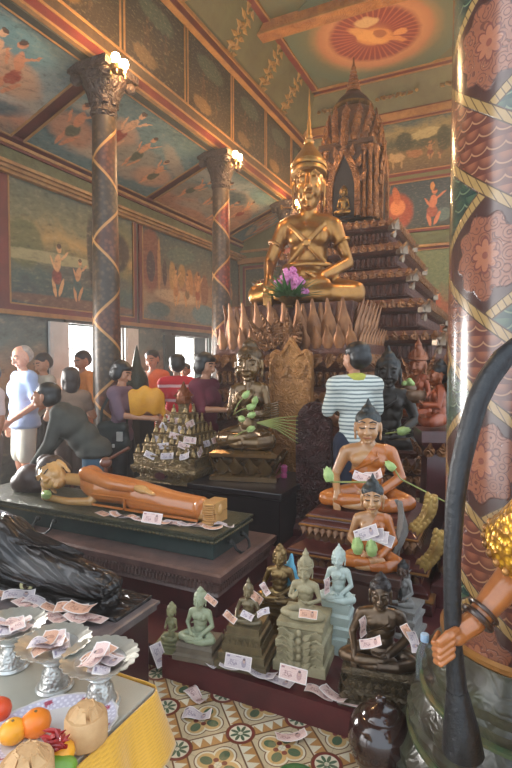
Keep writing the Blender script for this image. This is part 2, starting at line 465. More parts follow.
# ---- nave: beam, upper wall, cove and ceiling
mN=[mural('mural_dark_nave_%s'%n,[(0,(48,38,28)),(.35,(60,48,32)),(.6,(44,42,34)),(1,(38,38,32))],[*fig(.33,.4,.5,1.1,(84,62,42),(66,46,34)),*fig(.66,.38,.5,1.1,(78,58,40),(54,52,40),0,-1),(.5,.75,.3,.14,0,(70,80,64)),(.3,.15,.2,.1,0,(112,84,50))],nsc=q,aspect=1.1,warp=.12) for n,q in (('one',3.1),('two',4.3))]
g=G().box(XN-.14,XN,-1,YB,5.0,7.4); up=struct('wall_nave_left',g,mat('dark_olive_paint',(58,54,40),(46,44,34),.65,sc=3))
g=G().box(XN-.17,XN+.05,-1,YB,5.05,5.16); struct('trim_band',g,M_red,up)
g=G().box(XN-.18,XN+.06,-1,YB,5.02,5.05).box(XN,XN+.06,-1,YB,5.16,5.19).box(XN,XN+.03,-1,YB,5.34,5.37); struct('gold_line',g,M_gold_line,up)
g=G().box(XN,XN+.02,-1,YB,5.19,5.34); struct('trim_frieze',g,mat('brown_frieze_paint',(84,62,40),(64,47,32),.6,sc=12,bump=.2,bsc=40,kind='scroll'),up)
g=G().box(XN,XN+.07,-1,YB,6.46,6.60); struct('trim_band',g,M_red,up)
g=G().box(XN,XN+.09,-1,YB,6.60,6.66).box(XN,XN+.10,-1,YB,6.44,6.46); struct('gold_line',g,M_gold_line,up)
ys=[2.22,3.6,4.97,6.34,7.72,9.05,10.35]
g=G()
for y in ys: g.box(XN,XN+.02,y-.045,y-.028,5.37,6.44).box(XN,XN+.02,y+.028,y+.045,5.37,6.44)
struct('gold_line',g,M_gold_line,up)
for i,(a,b) in enumerate(zip(ys,ys[1:]+[10.97])):
    panel(up,[(XN+.01,a+.06,5.38),(XN+.01,b-.06,5.38),(XN+.01,b-.06,6.43),(XN+.01,a+.06,6.43)],mN[i%2])
XR=.05                                              # right colonnade line
ZC=7.34; IN=.44
g=G()                                               # ceiling with coves on four sides
g.box(XN+IN,XR-IN,-1,YB-IN,ZC,ZC+.1); 
M_ceil=mat('teal_painted_ceiling',(78,98,86),(98,92,66),.65,sc=1.6,c3=(120,84,58))
ceil=struct('ceiling',g,M_ceil)
M_cove=mat('green_painted_cove',(98,98,68),(84,78,52),.65,sc=3,bump=.15,bsc=8,kind='scroll')
g=G().prism([(XN,6.66),(XN+.02,6.64),(XN+IN+.02,ZC-.02),(XN+IN,ZC+.02)],-1,YB)
g.prism([(XR,6.66),(XR-.02,6.64),(XR-IN-.02,ZC-.02),(XR-IN,ZC+.02)],-1,YB)
struct('trim_cove',g,M_cove,ceil)
g=G().add([(XN,YB,6.75),(XR,YB,6.75),(XR-IN,YB-IN,ZC),(XN+IN,YB-IN,ZC),(XN,YB,6.85),(XR,YB,6.85),(XR-IN,YB-IN,ZC+.1),(XN+IN,YB-IN,ZC+.1)],[(0,1,2,3),(7,6,5,4),(0,4,5,1),(1,5,6,2),(2,6,7,3),(3,7,4,0)])
struct('trim_cove',g,M_cove,ceil)
g=G().box(XN+IN-.02,XN+IN+.14,-1,YB-IN,ZC-.03,ZC+.02).box(XN+IN,XR-IN,YB-IN-.14,YB-IN+.02,ZC-.03,ZC+.02).box(XR-IN-.14,XR-IN+.02,-1,YB-IN,ZC-.03,ZC+.02)
struct('trim_band',g,M_red,ceil)
g=G().box(XN+IN-.04,XN+IN,-1,YB-IN,ZC-.05,ZC).box(XN+IN+.13,XN+IN+.16,-1,YB-IN-.14,ZC-.045,ZC).box(XN+IN,XR-IN,YB-IN-.17,YB-IN-.14,ZC-.045,ZC).box(XN+IN,XR-IN,YB-IN-.02,YB-IN+.02,ZC-.045,ZC)
struct('gold_line',g,M_gold_line,ceil)
M_scroll=mat('gilt_scroll_relief',(168,132,70),(122,90,50),.55,metal=.1,sc=14,bump=.5,bsc=60)
def scroll(M, s=1.0):
    g=G()
    for k in range(5):
        a=M@V((-.32+.16*k,.0,-.03+.06*(k%2))); pts=[]
        for i in range(14):
            t=i/13*4.6; r=.11*(1-i/15)
            pts.append(M@V((-.32+.16*k+r*math.cos(t+k*PI),0,.02*(k%2)+r*math.sin(t+k*PI))))
        g.tube(pts,[.034*(1-i/18) for i in range(14)],6)
    for k in range(6):
        g.leaf(M@T3(-.36+.14*k,0,.05)@R3(0,(-.5+k*.2),0),.05,.16,.03)
        g.leaf(M@T3(-.36+.14*k,0,-.05)@R3(0,PI+(-.5+k*.2),0),.05,.16,.03)
    return g
sl=math.atan2(ZC-6.66,IN)
for y in (3.2,4.65,6.1,7.55,8.75,9.75):
    M=T3(XN+IN/2+.03,y,(6.66+ZC)/2)@R3(0,-sl,0)@R3(0,0,0)@R3(PI/2,0,0)@R3(0,0,.0)
    # local x runs up the cove slope, local z runs along the wall
    struct('scroll_ornament',scroll(M),M_scroll,ceil,True)
for x in (-3.35,-2.1,-.85):
    M=T3(x,YB-IN/2-.03,(6.75+ZC)/2)@R3(-.85,0,0)
    struct('scroll_ornament',scroll(M),M_scroll,ceil,True)
def med_mat():
    nb=NB('ceiling_medallion_paint',.6); x,y,z=nb.sep(nb.coord('Object'))
    ang=nb.m('ARCTAN2',y,x); n=nb.noise(nb.coord('Object'),4,5,.6,.5)
    r=nb.m('SQRT',x*x+y*y)+(n-.5)*.12
    col=nb.ramp(r/1.4,[(0,(206,148,86)),(.18,(160,92,62)),(.26,(134,56,50)),(.5,(124,50,48)),(.58,(184,130,90)),(.68,(170,116,82)),(.74,(140,116,84)),(.84,(96,102,82)),(1,(84,100,86))])
    rays=nb.m('SINE',ang*40.0)
    inner=nb.sstep(r,.8,.72)*nb.sstep(r,.3,.4)
    col=nb.mix(inner*nb.sstep(rays,.3,.9)*.5,col,(196,120,74))
    fx=x+(n-.5)*.2; fy=y+(nb.noise(nb.coord('Object'),3.1,4)-.5)*.2
    for cx,cy,rx,ry,a_,c_ in ((0,.05,.3,.22,.3,(206,142,78)),(-.1,-.02,.42,.13,.9,(214,156,92)),(.25,.2,.3,.07,.6,(206,140,80)),(-.05,-.4,.2,.14,.2,(206,172,122)),(.42,.1,.12,.08,0,(214,150,90)),(.1,.0,.1,.1,0,(150,84,52))):
        col=nb.mix(nb.ell(fx,fy,cx,cy,rx,ry,a_,.35)*.85,col,c_)
    col=nb.mix(nb.sstep(nb.noise(nb.coord('Object'),16,4,.7),.55,.72)*.35,col,(110,60,44))
    nb.color(col); return nb.mat
MM=med_mat()
for yy in (9.12,6.35):
    g=G().lathe([(1.5,0),(1.5,.02)],64); o=struct('ceiling_medallion',g,MM,ceil); o.location=(-2.15,yy,ZC-.022)
M_beam=mat('gilded_ceiling_beam',(176,118,62),(130,80,44),.5,sc=5,bump=.5,bsc=22,kind='scroll',bd=.01)
g=G().box(XN+.1,XR-.1,7.98,8.2,ZC-.2,ZC+.05)
cb=solo('ceiling_beam',g,M_beam,'gilded carved beam crossing the painted ceiling above the spired statue','beam')
g=G().box(XN+.1,XR-.1,7.96,7.985,ZC-.2,ZC-.16).box(XN+.1,XR-.1,8.195,8.22,ZC-.2,ZC-.16); part('gold_line',g,M_gold_line,cb)

g=G().box(XR,XR+.14,2.6,YB,5.0,7.4); wnr=struct('wall_nave_right',g,bpy.data.materials['dark_olive_paint'])
# ---- back wall
M_back=mat('green_back_wall_paint',(104,108,72),(92,88,58),.65,sc=2)
wb=struct('wall_back',G().box(XL-.3,3.2,YB,YB+.25,0,7.5),M_back)
skyE=[(0,(92,74,54)),(.35,(120,100,66)),(.55,(70,74,58)),(.8,(150,134,92)),(1,(78,92,88))]
mE=mural('mural_oxen',skyE,[(.2,.3,.11,.09,0,(176,146,104)),(.13,.36,.03,.06,.4,(176,146,104)),(.15,.18,.015,.1,0,(160,130,92)),(.27,.18,.015,.1,0,(160,130,92)),(.45,.33,.11,.08,0,(150,104,70)),(.36,.38,.03,.05,.3,(150,104,70)),*fig(.66,.36,.4,1.3,(170,120,80),(120,66,52)),*fig(.82,.34,.4,1.3,(170,120,80),(110,80,60),0,-1),(.6,.7,.22,.1,.1,(176,160,116)),(.3,.6,.12,.2,0,(58,64,50)),(.85,.55,.1,.25,0,(60,66,52))],aspect=1.3,nsc=3.2)
mF=mural('mural_dancing_deity',[(0,(62,66,62)),(.5,(58,72,76)),(1,(50,62,70))],[(.2,.4,.24,.4,0,(150,66,44)),(.22,.5,.11,.17,0,(206,128,80)),(.2,.75,.05,.2,.2,(176,96,58)),(.85,.25,.1,.14,-.3,(92,110,104)),*fig(.70,.42,.85,1.25,(196,116,80),(150,74,54),.1,1),(.7,.86,.03,.09,0,(196,130,70))],aspect=1.25,nsc=3.5,warp=.05)
mG=mural('mural_green_lower',[(0,(120,66,44)),(.3,(150,84,54)),(.55,(104,108,72)),(1,(108,112,76))],[(.3,.35,.12,.16,0,(176,96,58)),(.7,.4,.14,.16,0,(168,84,54)),(.5,.75,.1,.06,.4,(136,96,60))],aspect=1.2,nsc=4)
for a,b in ((-2.38,-.95),(-.75,.7),(-4.0,-2.58)):
    for z0,z1,m in ((5.56,6.58,mE),(4.38,5.33,mF),(2.2,3.92,mG)):
        panel(wb,[(a,YB-.012,z0),(b,YB-.012,z0),(b,YB-.012,z1),(a,YB-.012,z1)],m)
        frame(wb,'Y',YB,a,b,z0,z1,.07,-1)
panel(wb,[(-5.6,YB-.012,2.3),(-4.3,YB-.012,2.3),(-4.3,YB-.012,3.85),(-5.6,YB-.012,3.85)],mC); frame(wb,'Y',YB,-5.6,-4.3,2.3,3.85,.08,-1)
g=G().box(XN,3,YB-.06,YB,4.04,4.28); struct('trim_frieze',g,M_frieze,wb)
g=G().box(XN,3,YB-.09,YB,3.98,4.03).box(XN,3,YB-.08,YB,6.64,6.78).box(XL,XN,YB-.1,YB,3.98,4.1).box(XL,XN,YB-.07,YB,4.25,4.3); struct('trim_moulding',g,M_mould,wb)
g=G().box(XN,3,YB-.05,YB,6.78,6.86); struct('trim_band',g,M_red,wb)
# ---- sloping aisle ceiling, one painted panel per bay
ZA,ZB=4.47,5.07
def slope_pt(y,s): return V((XL+(XN-XL)*s,y,ZA+(ZB-ZA)*s))
g=G().add([(XL,-1,ZA+.03),(XN,-1,ZB+.03),(XN,YB,ZB+.03),(XL,YB,ZA+.03),(XL,-1,ZA+.13),(XN,-1,ZB+.13),(XN,YB,ZB+.13),(XL,YB,ZA+.13)],[(0,1,2,3),(7,6,5,4),(0,4,5,1),(1,5,6,2),(2,6,7,3),(3,7,4,0)])
ac=struct('ceiling_aisle',g,M_red)
orange=[(216,150,108),(206,134,94),(226,168,124)]
def cloudmural(name, seed, base):
    rnd=random.Random(seed); bl=[]
    for k in range(7):
        cx,cy=rnd.uniform(.1,.9),rnd.uniform(.12,.88)
        bl.append((cx,cy,rnd.uniform(.14,.28),rnd.uniform(.07,.14),rnd.uniform(-.4,.4),rnd.choice([(168,150,128),(104,136,136),(186,160,132),(70,96,100)]),.7))
    for k in range(4):
        cx,cy=.16+.22*k+rnd.uniform(-.05,.05),rnd.uniform(.35,.65); c=rnd.choice(orange)
        bl.append((cx,cy-.06,.16,.16,rnd.uniform(-.3,.3),rnd.choice([(196,150,116),(150,140,120),(186,132,100)]),.6)); bl+=fig(cx,cy,rnd.uniform(.5,.66),1.7,c,rnd.choice([(160,66,50),(76,84,60),(186,92,60)]),rnd.uniform(-.5,.5),rnd.choice((-1,1)))
    return mural(name,base,bl,nsc=2.4,aspect=1.7,warp=.09)
bA=[(0,(96,118,116)),(.3,(84,116,118)),(.6,(120,144,138)),(1,(84,106,104))]
bB=[(0,(170,124,96)),(.3,(196,146,114)),(.5,(136,150,142)),(.75,(176,176,164)),(1,(90,118,116))]
ybs=[-1,2.0,4.67,7.38,10.2,YB]
cm=[cloudmural('mural_pale_clouds',3,[(0,(110,104,90)),(.2,(190,130,96)),(.42,(170,166,150)),(.7,(128,138,132)),(1,(84,98,96))]),cloudmural('mural_pale_clouds_two',3,[(0,(120,110,96)),(.2,(190,130,96)),(.42,(176,172,156)),(.7,(128,138,132)),(1,(84,98,96))]),cloudmural('mural_spirits_on_teal',11,bA),cloudmural('mural_spirits_on_cloud',5,bB),cloudmural('mural_far_clouds',8,bA)]
for i,(a,b) in enumerate(zip(ybs,ybs[1:])):
    e=.1; d=V((0,0,-.02))
    q=[slope_pt(a+e,.09)+d,slope_pt(b-e,.09)+d,slope_pt(b-e,.93)+d,slope_pt(a+e,.93)+d]
    q=[q[0],q[1],q[2],q[3]]
    panel(ac,q,cm[i])
    g=G()
    for p0,p1 in ((q[0],q[1]),(q[1],q[2]),(q[2],q[3]),(q[3],q[0])): g.tube([p0,p1],.018,6)
    struct('gold_line',g,M_gold_line,ac)
g=G().prism([(XL,ZA-.02),(XL+.14,ZA+.02),(XL+.14,ZA+.06),(XL,ZA+.06)],-1,YB); struct('trim_band',g,M_red,ac)

# ---- columns of the left colonnade, painted with crossing gold spirals
def column_mat(name, ca, cb, n=1.0, pitch=.92):
    nb=NB(name,.4); x,y,z=nb.sep(nb.coord('Object')); th=nb.m('ARCTAN2',y,x)*(1/(2*PI))
    z1=z/pitch
    p=nb.m('FRACT',z1+th*n+50.0); q=nb.m('FRACT',z1-th*n+50.37)
    dp=nb.m('ABSOLUTE',p-.5); dq=nb.m('ABSOLUTE',q-.5)
    cell=nb.m('FLOOR',z1+th*n+50.0)+nb.m('FLOOR',z1-th*n+50.37)
    par=nb.m('GREATER_THAN',nb.m('FRACT',cell*.5),.25)
    sc=nb.voro(nb.coord('Object'),18)
    a=nb.mix(nb.sstep(sc,.2,.6),ca,tuple(int(k*.7) for k in ca)); b=nb.mix(nb.sstep(sc,.2,.6),cb,tuple(int(k*.7) for k in cb))
    col=nb.mix(par,a,b)
    band=nb.m('MAXIMUM',nb.sstep(dp,.474,.48),nb.sstep(dq,.474,.48))
    col=nb.mix(band,col,(184,132,76))
    col=nb.mix(nb.sstep(nb.noise(nb.coord('Object'),5,5,.7),.55,.75)*.4,col,(110,76,52))
    nb.color(col); nb.bump(band,.4,.01); return nb.mat
cm1=column_mat('painted_column_brown',(110,64,44),(86,66,46)); cm2=column_mat('painted_column_red',(146,62,44),(96,74,52))
M_cap=mat('dark_carved_capital',(66,46,38),(44,31,27),.55,sc=10,bump=.6,bsc=26,kind='scroll',bd=.015)
for k,(y,cmm,lab) in enumerate(((4.67,cm1,'nearest tall painted column, brown and green with crossing gold spirals'),(7.38,cm2,'second painted column, red with gold spirals, left of the spired statue'),(10.2,cm2,'farthest left column, mostly hidden behind the spired golden statue'))):
    t=thing('column',lab,'column',(XN-.02,y,0),0,'columns of the left colonnade')
    part('shaft',G().lathe([(.17,.3),(.165,1.2),(.15,3),(.135,4.5)],28),cmm,t,True,60)
    part('base',G().rect(.2,.2,[(.06,0),(.06,.14),(.02,.16),(.02,.24),(0,.3)]),M_cap,t)
    c=part('capital',G().lathe([(.137,4.45),(.16,4.5),(.145,4.54),(.15,4.6),(.19,4.76),(.26,4.86),(.26,4.9)],20).rect(.22,.22,[(0,4.88),(.06,4.9),(.06,4.99),(.02,5.0)]),M_cap,t,True,35)
    g=G()
    for i in range(8):
        a=2*PI*i/8; g.leaf(T3(.15*math.cos(a),.15*math.sin(a),4.58)@R3(0,0,a+PI/2),.055,.22,.02,.09)
    for sx in (-1,1):
        for sy in (-1,1): g.ell((sx*.21,sy*.21,4.84),(.07,.07,.06))
    part('acanthus_leaf_ring',g,M_cap,c,True)
# ---- bulb clusters on the beam
M_bulb=NB('lit_bulb'); M_bulb.b.inputs['Emission Color'].default_value=(1,.62,.24,1); M_bulb.b.inputs['Emission Strength'].default_value=60
M_brass=mat('dull_brass',(150,112,60),(110,78,42),.4,metal=.8)
for p,lab in ((at_X(118,64,XN+.34),'twin bulb wall lamp glowing above the nearest column'),(at_X(236,158,XN+.34),'twin bulb wall lamp glowing above the second column'),(at_X(297,205,XN+.34),'bulb wall lamp glowing behind the golden shoulder'),(V((XR-.34,6.1,5.12)),'unseen twin bulb lamp added on the right beam to warm the nave'),(V((XR-.34,8.8,5.12)),'far unseen twin bulb lamp added on the right beam to warm the nave')):
    sd_=1 if p.x<-2 else -1
    t=thing('wall_lamp',lab,'lamp',p,0 if sd_>0 else PI,'bulb lamps along the beam')
    if sd_<0:  # unseen right-beam lamps, added to warm the ceiling and golden statue
        t.parent=wnr
        for q_ in('label','category','group'): del t[q_]
    part('bracket',G().tube([(-.35,0,-.0),(-.2,0,-.03),(-.06,0,-.05),(0,0,-.1)],.012,8).lathe([(.03,-.1),(.08,-.08),(.09,-.03),(.06,-.045)],14).lathe([(.05,.0),(.05,.02)],12,T3(-.35,0,.0)@R3(0,PI/2,0)),M_brass,t,True)
    for dy in (-.06,.08):
        part('bulb',G().lathe([(.016,-.03),(.018,0),(.04,.035),(.048,.065),(.036,.1),(.01,.115)],14,T3(.02,dy,-.03)),M_bulb.mat,t,True)
        l=bpy.data.lights.new('bulb_light','POINT'); l.energy=LAMP; l.color=(1,.62,.30); l.shadow_soft_size=.06
        lo=bpy.data.objects.new('bulb_light',l); C.objects.link(lo); lo.parent=t; lo.location=(.14,dy,-.02)
    for i in range(6):
        a=2*PI*i/6; part('crystal_drop',G().ell((.08*math.cos(a),.08*math.sin(a),-.115),(.009,.009,.024)),mat('amber_glass_drop',(220,180,110),(190,150,90),.2),t,True)
# ------------------------------------------------------------------ seated statue (unit height, facing -y, seat at z=0)
def hand_prims(w, d, palm, s=1.0, curl=.25, side=1, spread=.2, thumb=True):
    """palm from the wrist w along d; palm = direction the palm faces; fingers of unequal length"""
    d=V(d).normalized(); n=V(palm); n=(n-d*n.dot(d)).normalized(); x=d.cross(n)*side
    P=[]; w=V(w)
    P.append(('t',[w,w+d*.05*s],[.024*s,.03*s])); 
    for k in (-1,0,1): P.append(('t',[w+d*.015*s+x*.012*k*s,w+d*.068*s+x*.021*k*s],[.016*s,.016*s]))
    for k,l in ((-1.5,.062),(-.5,.074),(.5,.078),(1.5,.068)):
        b=w+d*.068*s+x*.0145*k*s; dd=(d+x*k*spread*.12).normalized()
        m=b+(dd*math.cos(curl)+n*math.sin(curl))*l*.5*s; e=m+(dd*math.cos(curl*2.2)+n*math.sin(curl*2.2))*l*.5*s
        P.append(('t',[b,m,e],[.0095*s,.009*s,.0075*s]))
    if thumb:
        b=w+d*.02*s+x*.026*s; m=b+(d*.6+x*.7+n*.25).normalized()*.035*s; e=m+(d*.9+x*.2+n*.35).normalized()*.03*s
        P.append(('t',[b,m,e],[.0135*s,.0115*s,.009*s]))
    return P
def head_prims(hc=(0,-.015,.735)):
    x,y,z=hc
    def e(a,b,c,r,rot=None): return ('e',(x+a,y+b,z+c),r,rot)
    P=[e(0,.02,.035,(.083,.095,.085)),e(0,-.012,-.005,(.073,.08,.1)),e(0,-.035,-.075,(.04,.042,.032)),e(.035,-.05,-.03,(.034,.032,.036)),e(-.035,-.05,-.03,(.034,.032,.036)),
       ('t',[(x,y-.085,z+.03),(x,y-.098,z+.0),(x,y-.108,z-.028)],[.008,.010,.016]),e(.012,-.092,-.03,(.011,.012,.009)),e(-.012,-.092,-.03,(.011,.012,.009)),
       e(0,-.083,-.055,(.028,.012,.007)),e(0,-.08,-.066,(.022,.012,.007)),e(0,-.068,-.09,(.02,.016,.014))]
    for s in (-1,1):
        P.append(('t',[(x+s*.012,y-.082,z+.032),(x+s*.035,y-.084,z+.042),(x+s*.06,y-.066,z+.032)],[.006,.007,.005]))
        P.append(e(s*.033,-.077,.012,(.021,.012,.011)))
        P.append(e(s*.086,.012,-.005,(.011,.02,.045))); P.append(e(s*.084,.006,-.058,(.010,.014,.028)))
    return P
HMS={}
POSES={ # right elbow, right wrist, right hand dir, palm ; left ...
 'bhumi':  dict(r=((-.315,-.02,.27),(-.275,-.24,.155)),rd=(.02,-.45,-1),rp=(.2,1,0),l=((.315,-.01,.27),(.10,-.235,.15)),ld=(-1,-.1,.0),lp=(0,0,1)),
 'lap':    dict(r=((-.31,-.01,.27),(-.10,-.235,.165)),rd=(1,-.1,0),rp=(0,0,1),l=((.31,-.01,.27),(.10,-.225,.135)),ld=(-1,-.1,0),lp=(0,0,1)),
 'offer':  dict(r=((-.29,-.05,.3),(-.16,-.25,.37)),rd=(.45,-.5,.65),rp=(.6,.6,.3),l=((.30,-.04,.29),(.13,-.26,.30)),ld=(-.7,-.5,.3),lp=(0,.2,1)),
}
_bc={}
def buddha_mesh(pose, vox=.013, head='plain', slim=1.0):
    k=(pose,vox,head,slim)
    if k in _bc: return _bc[k]
    p=POSES[pose]
    legs=[('e',(0,.03,.085),(.2,.15,.09))]
    for s in (-1,1):
        legs.append(('t',[(s*.12,-.0,.09),(s*.26,-.09,.085),(s*.385,-.165,.07)],[.095,.085,.068]))
    legs.append(('t',[(.385,-.17,.062),(.2,-.27,.055),(-.05,-.3,.05)],[.06,.058,.042]))
    legs.append(('t',[(-.385,-.17,.065),(-.2,-.265,.085),(.04,-.29,.115)],[.06,.056,.04]))
    legs.append(('t',[(.04,-.29,.12),(.17,-.25,.125)],[.036,.026]))
    legs.append(('t',[(-.05,-.3,.04),(-.2,-.29,.04)],[.036,.028]))
    tors=[('e',(0,.02,.2),(.148*slim,.115,.13)),('e',(0,.015,.33),(.165*slim,.115,.12)),('e',(0,.01,.44),(.195*slim,.12,.1)),
          ('t',[(-.17*slim,.01,.505),(0,.015,.53),(.17*slim,.01,.505)],[.072,.075,.072]),('e',(.085,-.05,.43),(.085,.065,.065)),('e',(-.085,-.05,.43),(.085,.065,.065))]
    neck=[('t',[(0,.01,.53),(0,.005,.66)],[.074*slim,.07*slim])]
    ra=[('t',[(-.215*slim,.01,.495),p['r'][0],p['r'][1]],[.065,.05,.034])]
    la=[('t',[(.215*slim,.01,.495),p['l'][0],p['l'][1]],[.065,.05,.034])]
    hands=hand_prims(p['r'][1],p['rd'],p['rp'],1.25,.15,1)+hand_prims(p['l'][1],p['ld'],p['lp'],1.25,.15,-1)
    body=fuse(legs+tors+neck+ra+la,vox,5); hd=fuse(head_prims(),.0052,2); hn=fuse(hands,.0062,2)
    base=joined([body,hn],'body')
    grow=lambda P,d:[(q[0],q[1],tuple(r+d for r in q[2]))+tuple(q[3:]) if q[0]=='e' else ('t',q[1],[r+d for r in q[2]]) for q in P]
    ang=V((-.72,-.12,.62)).normalized()
    # the robe leaves the right shoulder bare
    shawl=joined([fuse(grow(tors+la[:1],.014),vox*.9,5)],'robe_top',cut=[(V((.07,-.1,.565)),ang),(V((0,0,.585)),V((0,0,1)))])
    hipcloth=fuse(grow(legs[:3]+[(legs[3][0],legs[3][1][:2]+[(.02,-.3,.055)],legs[3][2]),(legs[4][0],legs[4][1][:2]+[(-.03,-.285,.1)],legs[4][2])]+tors[:1],.011),vox*.9,5)
    sash=G().tube([(.095,-.02,.56),(.10,-.135,.47),(.02,-.165,.42),(-.08,-.16,.37),(-.16,-.11,.32),(-.175,.0,.29)],[.012,.016,.016,.016,.014,.01],8,flat=.5)
    robe=joined([shawl,hipcloth,sash],'robe')
    hg=G()
    hx,hy,hz=0,-.015,.735
    # cap of hair with curls and a top knot
    cap=[('e',(0,hy+.028,hz+.055),(.09,.098,.075)),('e',(0,hy+.03,hz+.005),(.078,.095,.09))]
    if head=='flame': cap+=[('e',(0,hy+.02,hz+.12),(.05,.052,.04)),('t',[(0,hy+.02,hz+.13),(0,hy+.02,hz+.165),(0,hy+.02,hz+.20)],[.03,.02,.006])]
    elif head=='knot': cap+=[('e',(0,hy+.025,hz+.125),(.05,.052,.042)),('e',(0,hy+.025,hz+.155),(.022,.022,.03))]
    hair=None
    if head in('flame','knot'):
        hair=joined([fuse(cap,.007,2)],'hair',cut=[(V((0,hy-.055,hz+.05)),V((0,-1,-.42)).normalized()),(V((0,hy+.05,hz-.05)),V((0,0,-1)))][:1])
    elif head in('crown','spire'):
        hg.lathe([(.088,.0),(.1,.008),(.1,.022),(.092,.03),(.096,.05),(.088,.055)],28,T3(0,hy+.015,hz+.05),1,1.06)
        if head=='spire':
            hg.lathe([(.1,.03),(.102,.04),(.092,.058),(.07,.085),(.045,.11),(.03,.128),(.026,.138),(.03,.146),(.018,.158),(.021,.168),(.014,.18),(.017,.19),(.010,.205),(.012,.22),(.007,.245),(.008,.28),(.003,.34),(.001,.37)],24,T3(0,hy+.015,hz+.05),1,1.04)
        else:
            for i in range(9):
                a=2*PI*i/9-PI/2; hg.leaf(T3(.088*math.cos(a),hy+.015+.09*math.sin(a),hz+.07)@R3(0,0,a+PI/2),.03,.07 if i else .1,.014,-.01)
            hg.lathe([(.085,.05),(.07,.09),(.045,.12),(.035,.15),(.04,.16),(.02,.19),(.004,.23)],18,T3(0,hy+.02,hz+.05))
        hair=joined([hg],'crown')
    _bc[k]=(base,hd,robe,hair)
    return _bc[k]
def buddha(name,label,loc,rz,S,mats,pose='bhumi',head='knot',robe=True,group=None,cat='statue',wide=1.0,tall=1.0,slim=1.0,hs=1.42,turn=0,hw=1.0):
    t=thing(name,label,cat,loc,rz,group)
    b,hd,r,h=buddha_mesh(pose,.013,head,slim)
    BM=Matrix.Diagonal((S*wide,S*(.5+.5*wide),S*tall,1)); HM=Matrix.Scale(S,4)@T3(0,0,.595)@R3(0,0,turn)@Matrix.Diagonal((hs*hw,hs,hs,1))@T3(0,.012,-.635)
    def q(me,n,m,par,M):
        c=me.copy(); c.name=n; c.materials.clear(); c.transform(M); c.materials.append(m); return put(n,c,m,par)
    c1=b.copy(); c1.transform(BM); c2=hd.copy(); c2.transform(HM)
    put('body',joined([c1,c2],'body'),mats[0],t); HMS[t.name]=HM
    if robe: q(r,'robe',mats[1],t,BM)
    if h is not None: q(h,'crown' if head in('crown','spire') else 'hair',mats[2],t,HM)
    return t
def plinth(t,hx,hy,prof,m,z=0,name='pedestal',petals=(),mp=None,par=None):
    """stepped mouldings below a statue; petals = [(z, height, width, out, lean, up)]"""
    p=part(name,G().rect(hx,hy,[(o,z+q) for o,q in prof]),m,par or t)
    for pz,ph,pw,o,ln,up in petals:
        g=G(); petal_ring(g,hx+o,hy+o,z+pz,ph,pw,ln,up)
        part('lotus_petal_row',g,mp or m,p,True)
    return p
def petal_ring(g,hx,hy,z,h,w,lean=.3,up=True):
    def row(n,f,rz):
        for i in range(n):
            t=(i+.5)/n*2-1; x,y=f(t)
            M=T3(x,y,z)@R3(0,0,rz)
            if up: M=M@R3(lean,0,0)
            else: M=M@R3(PI-lean,0,0)@R3(0,0,PI)
            g.leaf(M,w*.56,h,w*.2,h*.12,7,8,.8)
    nx=max(2,round(2*hx/w)); ny=max(2,round(2*hy/w))
    row(nx,lambda t:(t*hx,-hy),0); row(nx,lambda t:(t*hx,hy),PI); row(ny,lambda t:(hx,t*hy),PI/2); row(ny,lambda t:(-hx,t*hy),-PI/2)

